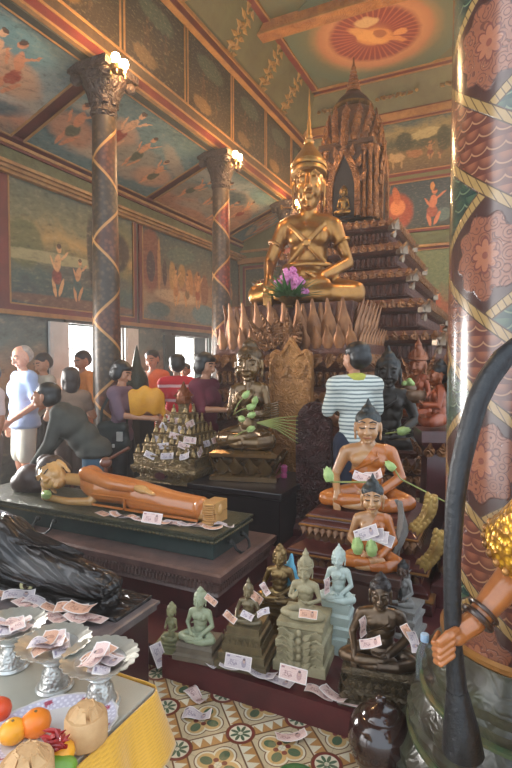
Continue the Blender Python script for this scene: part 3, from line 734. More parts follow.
# ------------------------------------------------------------------ people (height 1, facing -y)
def person(label, loc, rz, H, skin, hairm, shirt, legsm, bend=0, yaw=0, nod=0, tilt=0, arms=None, sleeve=.5, leglen=1.0, female=False, hair='short', shoes=True, stride=0, bulk=1.0, collar=None, robe=None, belt=None):
    t=thing('person',label,'person',loc,rz)
    piv=V((0,0,.52)); B=T3(*piv)@R3(bend,0,0)@T3(*-piv)
    up=lambda p: B@V(p)
    sw=.088 if female else .1
    k=bulk
    hip=[V((s*.048,0,.51)) for s in(-1,1)]
    knee=[V((s*.052,-.012-s*stride,.285)) for s in(-1,1)]; ank=[V((s*.055,.02-s*stride*2,.045)) for s in(-1,1)]
    arms=arms or {}
    aR=arms.get('R',((-sw-.035,0.01,.645),(-sw-.04,-.03,.5))); aL=arms.get('L',((sw+.035,0.01,.645),(sw+.04,-.03,.5)))
    sh=[up((-sw,0.005,.795)),up((sw,0.005,.795))]; el=[up(aR[0]),up(aL[0])]; wr=[up(aR[1]),up(aL[1])]
    ct=lambda p,r:('e',tuple(up(p)),r,(bend,0,0))
    torso=[('e',(0,0,.525),(.085*k,.062*k,.06)),ct((0,0,.61),(.074*k,.056*k,.075)),ct((0,0,.72),(.092*k,.062*k,.085)),('t',[sh[0],up((0,0.008,.80)),sh[1]],[.04,.046,.04])]
    if female: torso+=[ct((-.04,-.045,.71),(.042,.035,.04)),ct((.04,-.045,.71),(.042,.035,.04))]
    hb=up((0,-.008,.865)); 
    neck=[('t',[up((0,.004,.81)),hb],[.034,.029])]
    armp=[[('t',[sh[i],el[i],wr[i]],[.034,.027,.018])] for i in(0,1)]
    legp=[[('t',[hip[i],knee[i],ank[i]],[.056,.037,.022])] for i in(0,1)]
    feet=[('t',[ank[i]+V((0,0,-.018)),ank[i]+V((0,-.1,-.03))],[.022,.016]) for i in(0,1)]
    hands=[]
    for i,s in((0,1),(1,-1)):
        d=(wr[i]-el[i]).normalized(); n=V((s,0.2,0.1)) if d.z<-.5 else V((0,.2,-1))
        if ('palm%d'%i) in arms: n=V(arms['palm%d'%i])
        hands+=hand_prims(wr[i],d,n,.72,.35,s)
    me=joined([fuse(torso+neck+armp[0]+armp[1]+legp[0]+legp[1]+feet,.0115,4),fuse(hands,.0052,2)],'body')
    # head built at origin, scaled, then turned on the neck
    s=.60; HM=T3(*up((0,-.012,.925)))@R3(nod,0,0)@R3(0,tilt,0)@R3(0,0,yaw)@Matrix.Scale(s,4)@T3(0,.015,-.735)
    hp=[p if not(p[0]=='e' and p[2]==(.010,.014,.028)) else ('e',p[1],(.007,.01,.012)) for p in head_prims()]
    hm=fuse(hp,.0062,2); hm=joined([hm],'h',M=HM)
    me=joined([me,hm],'body',scale=H)
    b=put('body',me,skin,t)
    # eyes and brows
    for q in(-1,1):
        for nm,g in(('eye',G().ell((q*.033,-.099,.745),(.014,.006,.0055))),('eyebrow',G().tube([(q*.016,-.103,.772),(q*.036,-.103,.78),(q*.06,-.086,.77)],.0055,6))):
            put(nm,joined([joined([g],nm,M=HM)],nm,scale=H),M_dark,b)
    # hair
    P=[('e',(0,.018,.785),(.094,.104,.078)),('e',(0,.04,.74),(.09,.092,.1))]
    if hair=='long': P+=[('e',(0,.05,.66),(.08,.07,.13)),('e',(.075,.02,.70),(.03,.05,.1)),('e',(-.075,.02,.70),(.03,.05,.1))]
    if hair=='bob': P+=[('e',(0,.045,.7),(.095,.085,.09)),('e',(.08,.0,.715),(.028,.06,.07)),('e',(-.08,.0,.715),(.028,.06,.07)),('e',(0,-.055,.805),(.07,.04,.035))]
    if hair=='full': P+=[('e',(0,.03,.80),(.105,.11,.08)),('e',(0,.06,.74),(.1,.085,.09))]
    if hair=='thin': P=[('e',(0,.045,.745),(.088,.085,.085)),('e',(0,.03,.785),(.086,.09,.068))]
    hm=fuse(P,.009,2); cut=[(V((0,-.062,.79)),V((0,-1,-.5)).normalized())] if hair in('short','thin','full') else ([(V((0,-.058,.785)),V((0,-1,-.38)).normalized())] if hair=='long' else [])
    if hair!='none':
        hm=joined([hm],'hair',cut=cut); hm=joined([hm],'hair',M=HM); put('hair',joined([hm],'hair',scale=H),hairm,b)
    gr=lambda PP,d:[(q[0],q[1],tuple(r+d for r in q[2]))+tuple(q[3:]) if q[0]=='e' else ('t',q[1],[r+d for r in q[2]]) for q in PP]
    def slv(i):
        if sleeve<=0: return []
        if sleeve<=1:
            e=sh[i].lerp(el[i],sleeve); return [('t',[sh[i],e],[.040,.036])]
        e=el[i].lerp(wr[i],sleeve-1); return [('t',[sh[i],el[i],e],[.041,.036,.028])]
    if shirt is not None:
        sm=fuse(gr(torso,.011)+[('e',(0,.0,.50),(.094*k,.072*k,.04))]+slv(0)+slv(1),.010,4)
        nk=up((0,.0,.845)); sm=joined([sm],'shirt',cut=[(nk,(B.to_3x3()@V((0,-.25,1))).normalized())],scale=H)
        so=put('shirt',sm,shirt,b)
        if collar is not None:
            pts=[]
            for i in range(13):
                a=2*PI*i/12; pts.append(up((.045*math.cos(a),.008+.043*math.sin(a),.826+.012*math.sin(a)))*H)
            part('collar',G().tube(pts,.021*H,8,flat=.55),collar,so,True)
    if legsm is not None:
        LP=[]
        for i in(0,1):
            if leglen<=.5: a=[hip[i],hip[i].lerp(knee[i],leglen*2)]; r=[.062,.056]
            else: a=[hip[i],knee[i],knee[i].lerp(ank[i],leglen*2-1)]; r=[.063,.047,.036]
            LP.append(('t',a,r))
        lm=joined([fuse([('e',(0,0,.515),(.092*k,.069*k,.05))]+LP,.010,4)],'trousers',scale=H)
        put('shorts' if leglen<=.55 else 'trousers',lm,legsm,b)
    if robe is not None:     # a monk's wrapped robe: skirt to the ankles and a cloth over the left shoulder
        sk=[('t',[(0,0,.54),(0,-.005,.3),(0,0,.09)],[.092,.1,.105])]
        top=joined([fuse(gr(torso,.014)+[('t',[sh[1],el[1]],[.05,.048])],.010,4)],'robe_top',cut=[(up((.03,-.05,.835)),(B.to_3x3()@V((-.7,-.1,.6))).normalized())])
        put('robe',joined([top,fuse(sk,.012,4)],'robe',scale=H),robe,b)
    if shoes:
        put('shoes',joined([fuse([('t',[a+V((0,.01,-.02)),a+V((0,-.105,-.028))],[.027,.02]) for a in ank],.008,2)],'shoes',scale=H),M_dark,b)
    return t
M_dark=mat('near_black',(26,22,22),(18,16,16),.5)
# ------------------------------------------------------------------ metals, lacquers, stones
GOLD=mat('polished_gold',(178,126,64),(140,94,46),.36,.85,sc=4,coat=.2)
GOLDB=mat('worn_bronze_gold',(150,118,66),(104,78,44),.33,.85,sc=7)
GILT=mat('gilded_carving',(152,102,60),(100,62,38),.38,.55,sc=6,bump=.7,bsc=26,kind='scroll',bd=.012)
GILT2=mat('gilded_panel_relief',(186,130,74),(144,96,54),.45,.4,sc=4,bump=.55,bsc=40,kind='scroll',bd=.008)
TIER=mat('brown_lacquer_tiers',(112,66,48),(74,44,36),.33,.3,sc=7,bump=.4,bsc=60,kind='scroll',bd=.006,c3=(140,100,66))
SILV=mat('silver_lit_edge',(150,130,110),(104,82,66),.3,.7,sc=9)  # silver tone paints in the side light catching the tier corners
DKRED=mat('dark_red_lacquer',(82,34,34),(58,26,26),.3,sc=4,coat=.3)
STUPA=mat('dark_gilded_scales',(98,68,48),(62,44,34),.4,.45,sc=7,bump=.5,bsc=40,kind='voro',bd=.01)
# ------------------------------------------------------------------ stepped tower shrine behind the golden statue
t=thing('stupa_shrine','tall tiered gilded tower shrine with pointed top behind the golden spired statue','shrine',(-2.2,8.0,0))
part('base',G().rect(1.5,1.5,[(.1,0),(.1,.3),(0,.4),(0,1.1),(.06,1.2),(.06,1.3),(-.03,1.36),(-.03,1.55),(.02,1.62)]),TIER,t)
z=1.62; hh=1.5
for i,(h_,nh) in enumerate(((.42,1.30),(.42,1.12),(.42,.96),(.38,.82),(.36,.70))):
    p=part('tier',G().rect(hh,hh,[(-.12,z),(-.12,z+.02),(-.06,z+.06),(-.14,z+.08),(-.14,z+h_*.55),(-.04,z+h_*.62),(.0,z+h_*.72),(.02,z+h_*.85),(-.03,z+h_*.88),(-.05,z+h_)]),TIER,t)
    g=G()
    for k in range(24):                             # little baluster row in the recess
        q=-hh+.14+(2*hh-.28)*k/23
        for M in (T3(q,-hh+.12,z),T3(q,hh-.12,z),T3(hh-.12,q,z),T3(-hh+.12,q,z)):
            g.lathe([(.02,.07),(.032,.10),(.016,.13),(.03,h_*.45),(.018,h_*.55)],6,M)
    part('baluster_row',g,TIER,p,True)
    g=G(); petal_ring(g,hh+.0,hh+.0,z+h_*.72,.11,.12,.15); part('petal_row',g,GILT,p,True)
    for sx in(-1,1):
        for sy in(-1,1):
            M=T3(sx*(hh-.02),sy*(hh-.02),z+h_*.62)@R3(0,0,math.atan2(sy,sx)+PI/2)
            g=G(); g.leaf(M@R3(.5,0,0),.07,.15,.07,.04); g.box(-.06,.06,-.05,.05,-.03,.04,M); g.leaf(M@T3(0,.02,-.12)@R3(.35,0,0),.05,.12,.05,.03); part('corner_finial',g,SILV,p,True,50)
    z+=h_; hh=nh+.0
ZT=z                                                # top of tiers
K=.74
b=part('drum',G().rect(.37,.37,[(.08,ZT),(.08,ZT+.1),(.0,ZT+.16),(0,ZT+1.2),(.05,ZT+1.26),(.05,ZT+1.32)]).rect(.43,.27,[(0,ZT+.16),(0,ZT+1.24)]).rect(.27,.43,[(0,ZT+.16),(0,ZT+1.24)]),STUPA,t)
cn=lambda M: part('colonnette',G().lathe([(.04,ZT+.16),(.05,ZT+.26),(.035,ZT+.34),(.03,ZT+1.05),(.045,ZT+1.14),(.05,ZT+1.2)],10,M),GILT,b,True)
for sx in(-1,1):
    for q in(.29,.38): cn(T3(sx*q,-.44,0)); cn(T3(.44,sx*q,0))
# niche with a pointed flame arch on the front
arch=[(-.25,0),(-.25,.52),(-.19,.74),(-.10,.90),(0,1.06),(.10,.90),(.19,.74),(.25,.52),(.25,0)]
inn=[(x*.68,zz*.86) for x,zz in arch]
for M in (T3(0,-.47,ZT+.18),T3(.47,0,ZT+.18)@R3(0,0,PI/2)):
    g=G()
    n=len(arch); vs=[]; fs=[]
    for yy in(-.05,.06):
        vs+=[(x,yy,zz) for x,zz in arch]+[(x,yy,zz) for x,zz in inn]
    for i in range(n-1):
        fs+=[(i,i+1,n+i+1,n+i),(2*n+i,3*n+i,3*n+i+1,2*n+i+1),(n+i,n+i+1,3*n+i+1,3*n+i),(i,2*n+i,2*n+i+1,i+1)]
    g.add(vs,fs,M)
    for i,(x,zz) in enumerate(arch[1:-1]):
        g.leaf(M@T3(x,-.02,zz-.02)@R3(0,x*2.4,0),.06,.17,.03,.03)
    part('flame_arch',g,GILT,b)
    g=G().prism(inn,.0,.06,M); part('niche_back',g,mat('dark_niche',(40,28,24),(28,20,18),.6),b)
dz=ZT+1.30; DR=.45
g=G().lathe([(DR,dz),(DR+.02,dz+.05)]+[(DR*math.cos(a)**.6,dz+.05+.66*math.sin(a)) for a in (.15,.3,.45,.6,.75,.9,1.0)],28)
part('dome',g,STUPA,t,True,50)
g=G()
for r_ in range(5):
    a=r_*.17; rr=DR*math.cos(a)**.6+.015; zz=dz+.0+.66*math.sin(a); n=20-r_*2
    for k in range(n):
        th=2*PI*(k+.5*(r_%2))/n
        g.leaf(T3(rr*math.cos(th),rr*math.sin(th),zz)@R3(0,0,th+PI/2)@R3(-.1-a*.45,0,0),.07,.2,.04,.04)
part('scale_leaf_row',g,GILT,t,True)
top=dz+.64
part('gold_ring',G().lathe([(.29,top),(.315,top+.02),(.315,top+.045),(.28,top+.06)],28),GOLDB,t,True,40)
part('cap',G().lathe([(.28,top+.04),(.25,top+.13),(.19,top+.20),(.13,top+.25),(.12,top+.28)],24),mat('dark_bronze_cap',(66,48,38),(48,36,30),.45,.4),t,True,40)
s=top+.26; prof=[]
for k in range(7):
    r=.115*(1-k/9); prof+=[(r,s+k*.06),(r*1.08,s+k*.06+.024),(r*.7,s+k*.06+.052)]
prof+=[(.018,s+.45),(.004,s+.56)]
part('spire',G().lathe(prof,18),GILT,t,True,40)
buddha('niche_statue','small dark seated figure inside the niche of the tower shrine',(-2.2,7.50,ZT+.20),0,.46,[GOLDB,GOLDB,GOLDB],'lap','knot',robe=False,wide=.62)

# ------------------------------------------------------------------ throne of the golden statue
t=thing('lotus_throne','tall carved gilded throne ringed with upright lotus petals under the golden statue','throne',(-2.1,5.55,0))
part('base',G().rect(.80,.55,[(.0,0),(.0,.4),(.0,.5),(.1,.8),(.16,.86),(.16,.93),(.04,1.0),(.04,1.18),(.1,1.22),(.14,1.3),(.1,1.36),(.0,1.4),(0,1.55),(.06,1.6),(.1,1.68),(.02,1.74),(.02,1.84),(-.08,1.86),(-.08,2.27)]),TIER,t,bevel=.01)
g=G()
for zz,hh_ in((1.02,.16),(1.40,.15)):
    g=G()
    for k in range(22):
        x=-.78+1.56*k/21
        g.lathe([(.018,0),(.034,.03),(.02,.06),(.034,hh_*.8),(.018,hh_)],8,T3(x,-.61 if zz<1.3 else -.57,zz)); g.lathe([(.018,0),(.034,.03),(.02,.06),(.034,hh_*.8),(.018,hh_)],8,T3(.86 if zz<1.3 else .82,-.5+1.0*k/21,zz))
    part('baluster_row',g,GILT,t,True)
PET=mat('smooth_gilt_petal',(158,104,62),(114,72,46),.36,.5,sc=8,bump=.15,bsc=30)
g=G(); petal_ring(g,.72,.49,1.83,.47,.165,.08); part('upright_lotus_petal',g,PET,t,True)
g=G(); petal_ring(g,.685,.455,1.83,.43,.19,.04); part('inner_lotus_petal',g,PET,t,True)
g=G(); petal_ring(g,.79,.56,1.79,.24,.12,.16); part('short_lotus_petal',g,PET,t,True)
for q in((.86,.61,1.72,.16,.13,.5,False),(.92,.67,1.34,.14,.12,.45,False)):
    g=G(); petal_ring(g,*q); part('hanging_lotus_petal',g,GILT,t,True)
g=G(); 
for k in range(5): g.leaf(T3(-.02+(k-2)*.07,-.6,1.78+.03*(2-abs(k-2)))@R3(.3,(k-2)*.22,0),.08,.4,.05,.06)
g.ell((-.02,-.63,1.95),(.1,.05,.12)); part('carved_rosette',g,GILT,t,True)
gs=buddha('golden_statue','large golden seated statue with tall spired crown and crossed chest straps',(-2.05,5.60,2.27),math.radians(14),1.84,[GOLD,GOLD,mat('matte_gilt_crown',(176,132,70),(140,100,52),.42,.7,sc=6)],'bhumi','spire',robe=False,wide=.78,hs=1.46,turn=.08,hw=.76,slim=.95)
S=1.84; w=.78
g=G()
def onchest(x,z_): 
    r=max(0,1-(x/.2)**2); return V((x*S*w,(-.03-.105*math.sqrt(r))*S*(.5+.5*w),z_*S))
for s_ in(-1,1):
    pts=[onchest(s_*(.14-.28*k/9),.5-.24*k/9) for k in range(10)]
    g.tube(pts,.028,8,flat=.4)
g.tube([V((.0,-.143*S*.93,.375*S)),V((0,-.155*S*.93,.375*S))],[.05,.03],12)
g.tube([onchest(.19*math.cos(a)*1.0,.245+.01*math.sin(a)) for a in (PI,PI*.85,PI*.7,PI*.5,PI*.3,PI*.15,0)],.03,8,flat=.5)
part('chest_straps',g,GOLD,gs,True)
g=G()
for i in (0,1):
    el=V(POSES['bhumi']['r' if i==0 else 'l'][0]); shp=V((-.215 if i==0 else .215,.01,.495)); m=shp.lerp(el,.45)
    d=(el-shp).normalized(); 
    ring=[]; x=d.orthogonal().normalized(); y=d.cross(x)
    for k in range(17):
        a=2*PI*k/16; q=m+(x*math.cos(a)+y*math.sin(a))*.062; ring.append(V((q.x*S*w,q.y*S*.93,q.z*S)))
    g.tube(ring,.018,6)
part('arm_bands',g,GOLD,gs,True)
# flowers on the lap ledge
PINK=mat('pink_orchid',(222,140,186),(196,98,156),.5,sc=30); LEAFG=mat('fresh_leaf_green',(72,112,52),(48,84,40),.5,sc=20)
p0=at_Y(293,300,5.0); 
t=thing('flower_bowl','gold bowl of green leaves and pink orchids at the golden statue\'s knees','flower bowl',(p0.x-.05,5.02,2.22))
part('bowl',G().lathe([(.05,0),(.04,.02),(.11,.08),(.13,.11),(.12,.11),(.09,.07)],20),GOLDB,t,True,40)
g=G(); rnd=random.Random(4)
for k in range(110):
    a=rnd.uniform(0,2*PI); g.leaf(T3(rnd.uniform(-.06,.06),rnd.uniform(-.03,.05),.09)@R3(0,0,a)@R3(rnd.uniform(.5,1.35),0,0),.03,rnd.uniform(.2,.34),.005,.06)
part('leaf_spray',g,LEAFG,t,True)
g=G()
for k in range(46):
    c=V((rnd.gauss(.0,.07),rnd.uniform(-.02,.06),.16+rnd.random()*.24)); c.x*=(1.25-(c.z-.16)*2.0)
    for j in range(5):
        a=2*PI*j/5; g.ell(c+V((.018*math.cos(a),-.01,.018*math.sin(a))),(.017,.007,.017),(0,0,0),6,4)
part('orchid_blooms',g,PINK,t,True)
# tall gilded stele standing before the throne
a0=at_Y(270,345,4.72); a1=at_Y(312,345,4.72); cx=(a0.x+a1.x)/2; hw=(a1.x-a0.x)/2
t=thing('gilded_stele','tall flat gilded stele with shouldered top in front of the lotus throne','stele',(cx,4.74,0))
ol=[(-hw,.12),(hw,.12),(hw,1.66),(hw*.96,1.74),(hw*.7,1.78),(hw*.45,1.75),(hw*.2,1.83),(0,1.9),(-hw*.2,1.83),(-hw*.45,1.75),(-hw*.7,1.78),(-hw*.96,1.74),(-hw,1.66)]
part('slab',G().prism(ol,-.04,.04),GILT2,t,bevel=.008)
g=G()
for s_ in(-1,1):
    g.tube([(s_*hw*.93,-.045,.2),(s_*hw*.93,-.045,1.62),(s_*hw*.7,-.045,1.74),(s_*hw*.4,-.045,1.71),(0,-.045,1.84)],.014,8)
    for k in range(12): g.ell((s_*hw*.93,-.05,.3+k*.11),(.022,.016,.04))
    for k in range(3): g.leaf(T3(s_*hw*.4,-.045,1.5)@R3(0,s_*(k-1)*.6,0),.04,.16,.02,.01)
part('raised_border',g,GILT2,t,True)
# dark red carved slab with arched top
a=at_d(314,440,4.55); 
t=thing('carved_slab','dark red arched slab carved with scrolls beside the striped shirt man','carved slab',(a.x,a.y,.12),math.radians(10))
ol=[(-.15,0),(.15,0),(.16,.9)]+[(.16*math.cos(x),.98+.20*math.sin(x)) for x in (.2,.6,1.0,1.3,1.57,1.85,2.15,2.55,2.95)]+[(-.16,.9)]
part('slab',G().prism(ol,-.05,.05),mat('dark_red_carved',(84,44,40),(56,32,30),.38,.2,sc=9,bump=.9,bsc=40,kind='scroll',bd=.015),t,bevel=.015)
part('foot',G().rect(.17,.07,[(.05,0),(.05,.06),(.0,.1),(.0,.14)]),DKRED,t)

# ------------------------------------------------------------------ gold-brown statue with lotus buds, on its dark block
MUD=mat('brown_gold_lacquer',(132,100,58),(92,66,40),.22,.6,sc=6,coat=.5)
BLACKW=mat('black_lacquer_wood',(34,24,26),(24,18,20),.35,sc=5,coat=.2)
bp=V((-2.17,4.32,0))
t=thing('black_block','black lacquered square block under the brown gold statue','pedestal',(bp.x+.09,bp.y-.08,0))
part('block',G().rect(.43,.40,[(.03,.0),(.03,.06),(0,.08),(0,.50),(.03,.52),(.03,.57)]),BLACKW,t,bevel=.008)
bs=buddha('seated_statue','brown gold seated statue behind lotus buds, on a black block',(bp.x,bp.y,.86),math.radians(14),1.03,[MUD,MUD,mat('dark_gold_hair',(96,72,44),(66,50,34),.35,.5,sc=30,bump=.8,bsc=70,kind='voro')],'offer','knot',wide=.60,slim=1.15)
plinth(bs,.25,.22,[(.06,0),(.06,.04),(.0,.07),(-.04,.12),(.0,.18),(.06,.22),(.06,.25),(.02,.275)],MUD,-.285,'lotus_base',[(.07,.16,.13,.02,.35,True)],MUD)
g=G()
for k in range(9): g.tube([(.17+.011*k*.0,-.14,.40-.022*k),(.24,-.08,.41-.022*k),(.285,-.01,.42-.022*k)],.008,6)
part('robe_fold',g,MUD,bs,True)
BUD=mat('pale_green_lotus_bud',(176,196,128),(140,168,96),.5,sc=14); STEM=mat('green_stem',(150,150,80),(116,122,60),.5)
def lotus(label,loc,rot,s=1.0,group=None,stem=None):
    t=thing('lotus_bud',label,'lotus',loc,0,group); t.rotation_euler=rot
    b_=part('bud',G().lathe([(.004*s,0),(.022*s,.012*s),(.034*s,.034*s),(.032*s,.055*s),(.018*s,.08*s),(.003*s,.1*s)],12),BUD,t,True)
    g=G()
    for k in range(5):
        a=2*PI*k/5; g.leaf(T3(.018*s*math.cos(a),.018*s*math.sin(a),.004*s)@R3(0,0,a+PI/2)@R3(.25,0,0),.024*s,.085*s,.006*s,-.018*s)
    part('outer_petal',g,BUD,b_,True)
    if stem: part('stem',G().tube([(0,0,0)]+[V(q) for q in stem],.006*s,6),STEM,t,True)
    return t
Lb=[(243,398,4.55),(247,408,4.5),(249,416,4.5),(254,404,4.5),(240,418,4.5),(248,430,4.5)]
for k,(x,y,d) in enumerate(Lb):
    p=at_d(x,y,4.42); lotus('pale green lotus bud held before the brown gold statue',p,(random.uniform(-.6,.6),1.0+random.uniform(-.5,.9),random.uniform(-1,1)),.85,'lotus buds before the brown gold statue',[(.0,.01,-.06),(.02,.03,-.14)])
c=at_d(262,422,4.42)
t=thing('stem_bundle','fan of thin pale green stems across the brown gold statue','stems',c)
for k in range(7):
    e=at_d(298,416+k*4.5,4.40)-c; part('stem',G().tube([V((-.05,0,-.01)),e*.4+V((0,0,.012)),e],[.006,.005,.003],6),STEM,t,True)
# small pink cup and a bronze jar near it
p=at_d(287,470,4.3)
t=thing('pink_cup','small pink stacked cup on the black block\'s corner','cup',at_z(288,478,.57)-V((.04,0,0)))
part('cup',G().lathe([(.025,0),(.03,.03),(.022,.045),(.03,.06),(.03,.10),(.02,.12)],14),mat('pink_plastic',(206,86,140),(176,66,116),.4),t,True,40); part('rim',G().lathe([(.032,.10),(.033,.106),(.03,.11)],14),PINK,t,True)

# ------------------------------------------------------------------ dark seated statue behind the striped man
DKB=mat('dark_patina_bronze',(62,54,48),(40,36,34),.34,.6,sc=5,c3=(84,74,56))
ds=buddha('seated_statue','large dark bronze seated statue half hidden behind the striped shirt man',(-.99,4.90,.86),math.radians(12),.93,[DKB,DKB,mat('black_statue_hair',(36,34,34),(26,26,26),.4,.3,sc=20,bump=.8,bsc=60,kind='voro')],'lap','flame',wide=.86)
plinth(ds,.25,.23,[(.08,0),(.08,.06),(.0,.10),(0,.5),(.05,.54),(.02,.6),(-.02,.66),(.04,.72),(.04,.745)],TIER,-.745,'lotus_base',[(.55,.17,.11,.06,.4,True),(.52,.1,.09,.06,.4,False)],GILT)
SEAT=mat('worn_brown_cloth',(96,84,62),(76,66,50),.7)
p=at_d(397,432,4.42); lotus('pale lotus bud lying across the dark statue\'s lap',p,(0,1.4,.3),1.2,None,[(-.0,0,-.1)])
# ------------------------------------------------------------------ gilded kneeling figures and red pedestals at the right
RG=mat('orange_gilt',(150,84,44),(110,56,32),.32,.5,sc=6,coat=.3)
for (px,d,S_,lab,zs,hd) in ((417,5.95,.80,'orange gilded figure holding up an offering behind the dark statue\'s knee',1.02,'crown'),(438,4.2,.55,'orange figure with black hair and begging bowl on red pedestal beside the pillar',1.13,'knot')):
    p=at_d(px,400,d)
    k=buddha('attendant_statue',lab,(p.x,p.y,zs),math.radians(-15 if px<420 else -70),S_,[RG,mat('orange_gilt_robe',(160,78,40),(120,54,30),.35,.3,sc=5),M_dark if hd=='knot' else RG],'offer',hd,wide=.62,tall=1.05)
    plinth(k,.12,.12,[(.05,0),(.05,.06),(0,.1),(-.02,zs-.34),(.04,zs-.24),(.04,zs-.15)],DKRED,-zs+.12,'pedestal',[(zs-.35,.12,.09,.03,.3,True)],GILT)
    g=G().lathe([(.03,0),(.07,.03),(.085,.07),(.075,.10),(.06,.1)],14,T3(-.02 if hd=='knot' else 0,-.2*S_-.06,.33*S_)); part('offering_bowl',g,mat('dull_bowl',(120,90,66),(88,66,50),.4,.4),k,True,50)
    if hd=='crown':
        g=G()
        for q in range(9): g.ell((random.uniform(-.05,.05),-.2*S_-.06+random.uniform(-.04,.04),.33*S_+.11+random.uniform(0,.05)),(.03,.03,.03))
        part('flower_posy',g,BUD,k,True)
    g=G()
    for q in range(7): g.leaf(T3(0,.12*S_,.3)@R3(-.1,(q-3)*.32,0),.06,.5,.02,-.04)
    part('flame_back',g,GILT,k,True)
# ------------------------------------------------------------------ front row of small statues on the dark red step
def stone(n,a,b,**k): return mat(n,a,b,k.get('r',.6),k.get('m',0),sc=k.get('sc',9),bump=k.get('bump',.15),bsc=60,coat=k.get('coat',0))
GRN=stone('pale_green_stone',(168,172,140),(138,146,116),r=.45)
TAN=stone('tan_stone',(170,158,124),(134,122,92)); WHT=stone('pale_jade_marble',(196,206,196),(172,184,176),r=.35,bump=.05)
GREY=stone('dull_bronze_paint',(136,120,88),(96,84,64),r=.4,m=.5,coat=.2); BRZ=mat('dark_bronze',(112,88,64),(66,52,42),.3,.7,sc=6,coat=.2)
GB=mat('old_gilt_bronze',(152,124,78),(96,76,52),.32,.8,sc=7); TINY=stone('tan_painted_clay',(150,146,104),(112,108,76))
def seat(x,y,z): return at_z(x,y,z)
P=.12
def front(name,label,px,py,zs,S,mats,pose,head,robe,wide,rz,prof,hx,hy,pm,petals=(),slim=1.0,dy=0):
    b=at_z(px,py,P); loc=V((b.x,b.y+dy,P+zs))
    t=buddha(name,label,loc,math.radians(rz),S,mats,pose,head,robe,wide=wide,slim=slim)
    plinth(t,hx,hy,[(o,z*zs-zs) for o,z in prof],pm,0,'pedestal',petals,pm)
    return t
MOLD=[(.02,0),(.02,.12),(0,.16),(0,.5),(.012,.55),(.012,.66),(-.004,.7),(-.004,.85),(.01,.9),(.01,1)]
STEP=[(.05,0),(.05,.2),(.035,.22),(.035,.4),(.02,.42),(.02,.6),(.01,.62),(.01,.8),(0,.82),(0,1)]
front('seated_statue','pale green stone seated statue second from the left in the front row',197,656,.085,.27,[GRN,GRN,GRN],'lap','knot',True,.84,8,[(.01,0),(.01,.3),(-.005,.4),(-.005,.75),(.0,.8),(-.01,1)],.105,.085,stone('mossy_stone_base',(120,106,88),(92,80,66)),dy=.03)
t=front('small_statue','tiny tan statue with hands to its face, far left of the front row',166,652,.05,.20,[TINY,TINY,TINY],'offer','knot',False,.55,14,MOLD,.055,.05,TINY,dy=.05)
front('crowned_statue','dull bronze crowned statue on stepped pyramid base holding folded notes',243,664,.20,.195,[GREY,GREY,GREY],'bhumi','crown',True,.95,8,STEP,.085,.085,GREY,[(-.09,.05,.03,.012,.25,True)],dy=.06)
front('gilt_statue','gilt bronze seated statue behind, between dull crowned and tan crowned statues',278,628,.17,.318,[GB,GB,GB],'bhumi','knot',True,.88,9,MOLD,.10,.09,GB,[(-.1,.06,.04,.012,.3,True)],dy=.02)
t=front('crowned_statue','tan stone crowned statue with hands apart on tall carved block base',300,668,.245,.30,[TAN,TAN,TAN],'offer','crown',False,.86,6,[(.045,0),(.045,.2),(.03,.22),(.03,.45),(.035,.48),(.035,.62),(.022,.66),(.022,.86),(.03,.9),(.03,1)],.088,.08,TAN,dy=.07)
g=G()
for k in range(5):
    for s_ in(-1,1): g.leaf(T3(s_*.03,-.12,-.21+.035*k)@R3(0,s_*.7,0),.02,.05,.012,.01)
    g.ell((0,-.122,-.2+.04*k),(.016,.012,.018))
    for s_ in(-1,1): g.tube([(s_*.06,-.118,-.2+.04*k),(s_*.085,-.12,-.185+.04*k),(s_*.108,-.118,-.2+.04*k)],.006,6)
part('carved_panel',g,TAN,t,True)
front('seated_statue','pale jade white statue on tall white block base',339,646,.275,.285,[WHT,WHT,WHT],'lap','flame',True,.78,4,[(.0,0),(.0,.3),(-.012,.34),(-.006,.5),(-.016,.54),(-.008,.72),(-.016,.78),(-.004,1)],.082,.075,WHT,dy=-.02)
t=front('seated_statue','dark bronze statue, largest in the front row, note across its lap',376,700,.165,.398,[BRZ,BRZ,mat('dark_bronze_hair',(52,42,38),(36,30,30),.4,.4,sc=30,bump=.8,bsc=120,kind='voro')],'bhumi','knot',True,1.0,10,[(.03,0),(.03,.1),(.015,.14),(.02,.3),(.0,.36),(-.01,.6),(.0,.8),(.015,.86),(.015,.95),(0,1)],.145,.12,mat('dark_bronze_relief',(116,98,72),(72,60,46),.35,.5,sc=14,bump=.4,bsc=90,kind='scroll',bd=.008),[(-.085,.045,.035,.008,.2,True),(-.13,.035,.03,.02,.25,True)],dy=.07)
t=front('seated_statue','small brown statue partly hidden behind the dark bronze statue',398,640,.16,.25,[mat('brown_varnish',(92,66,48),(64,46,38),.3,.2,coat=.3),mat('grey_film',(150,146,140),(116,112,108),.35),M_dark],'lap','knot',True,.7,-8,MOLD,.09,.09,mat('grey_film',(0,0,0)),dy=.12)

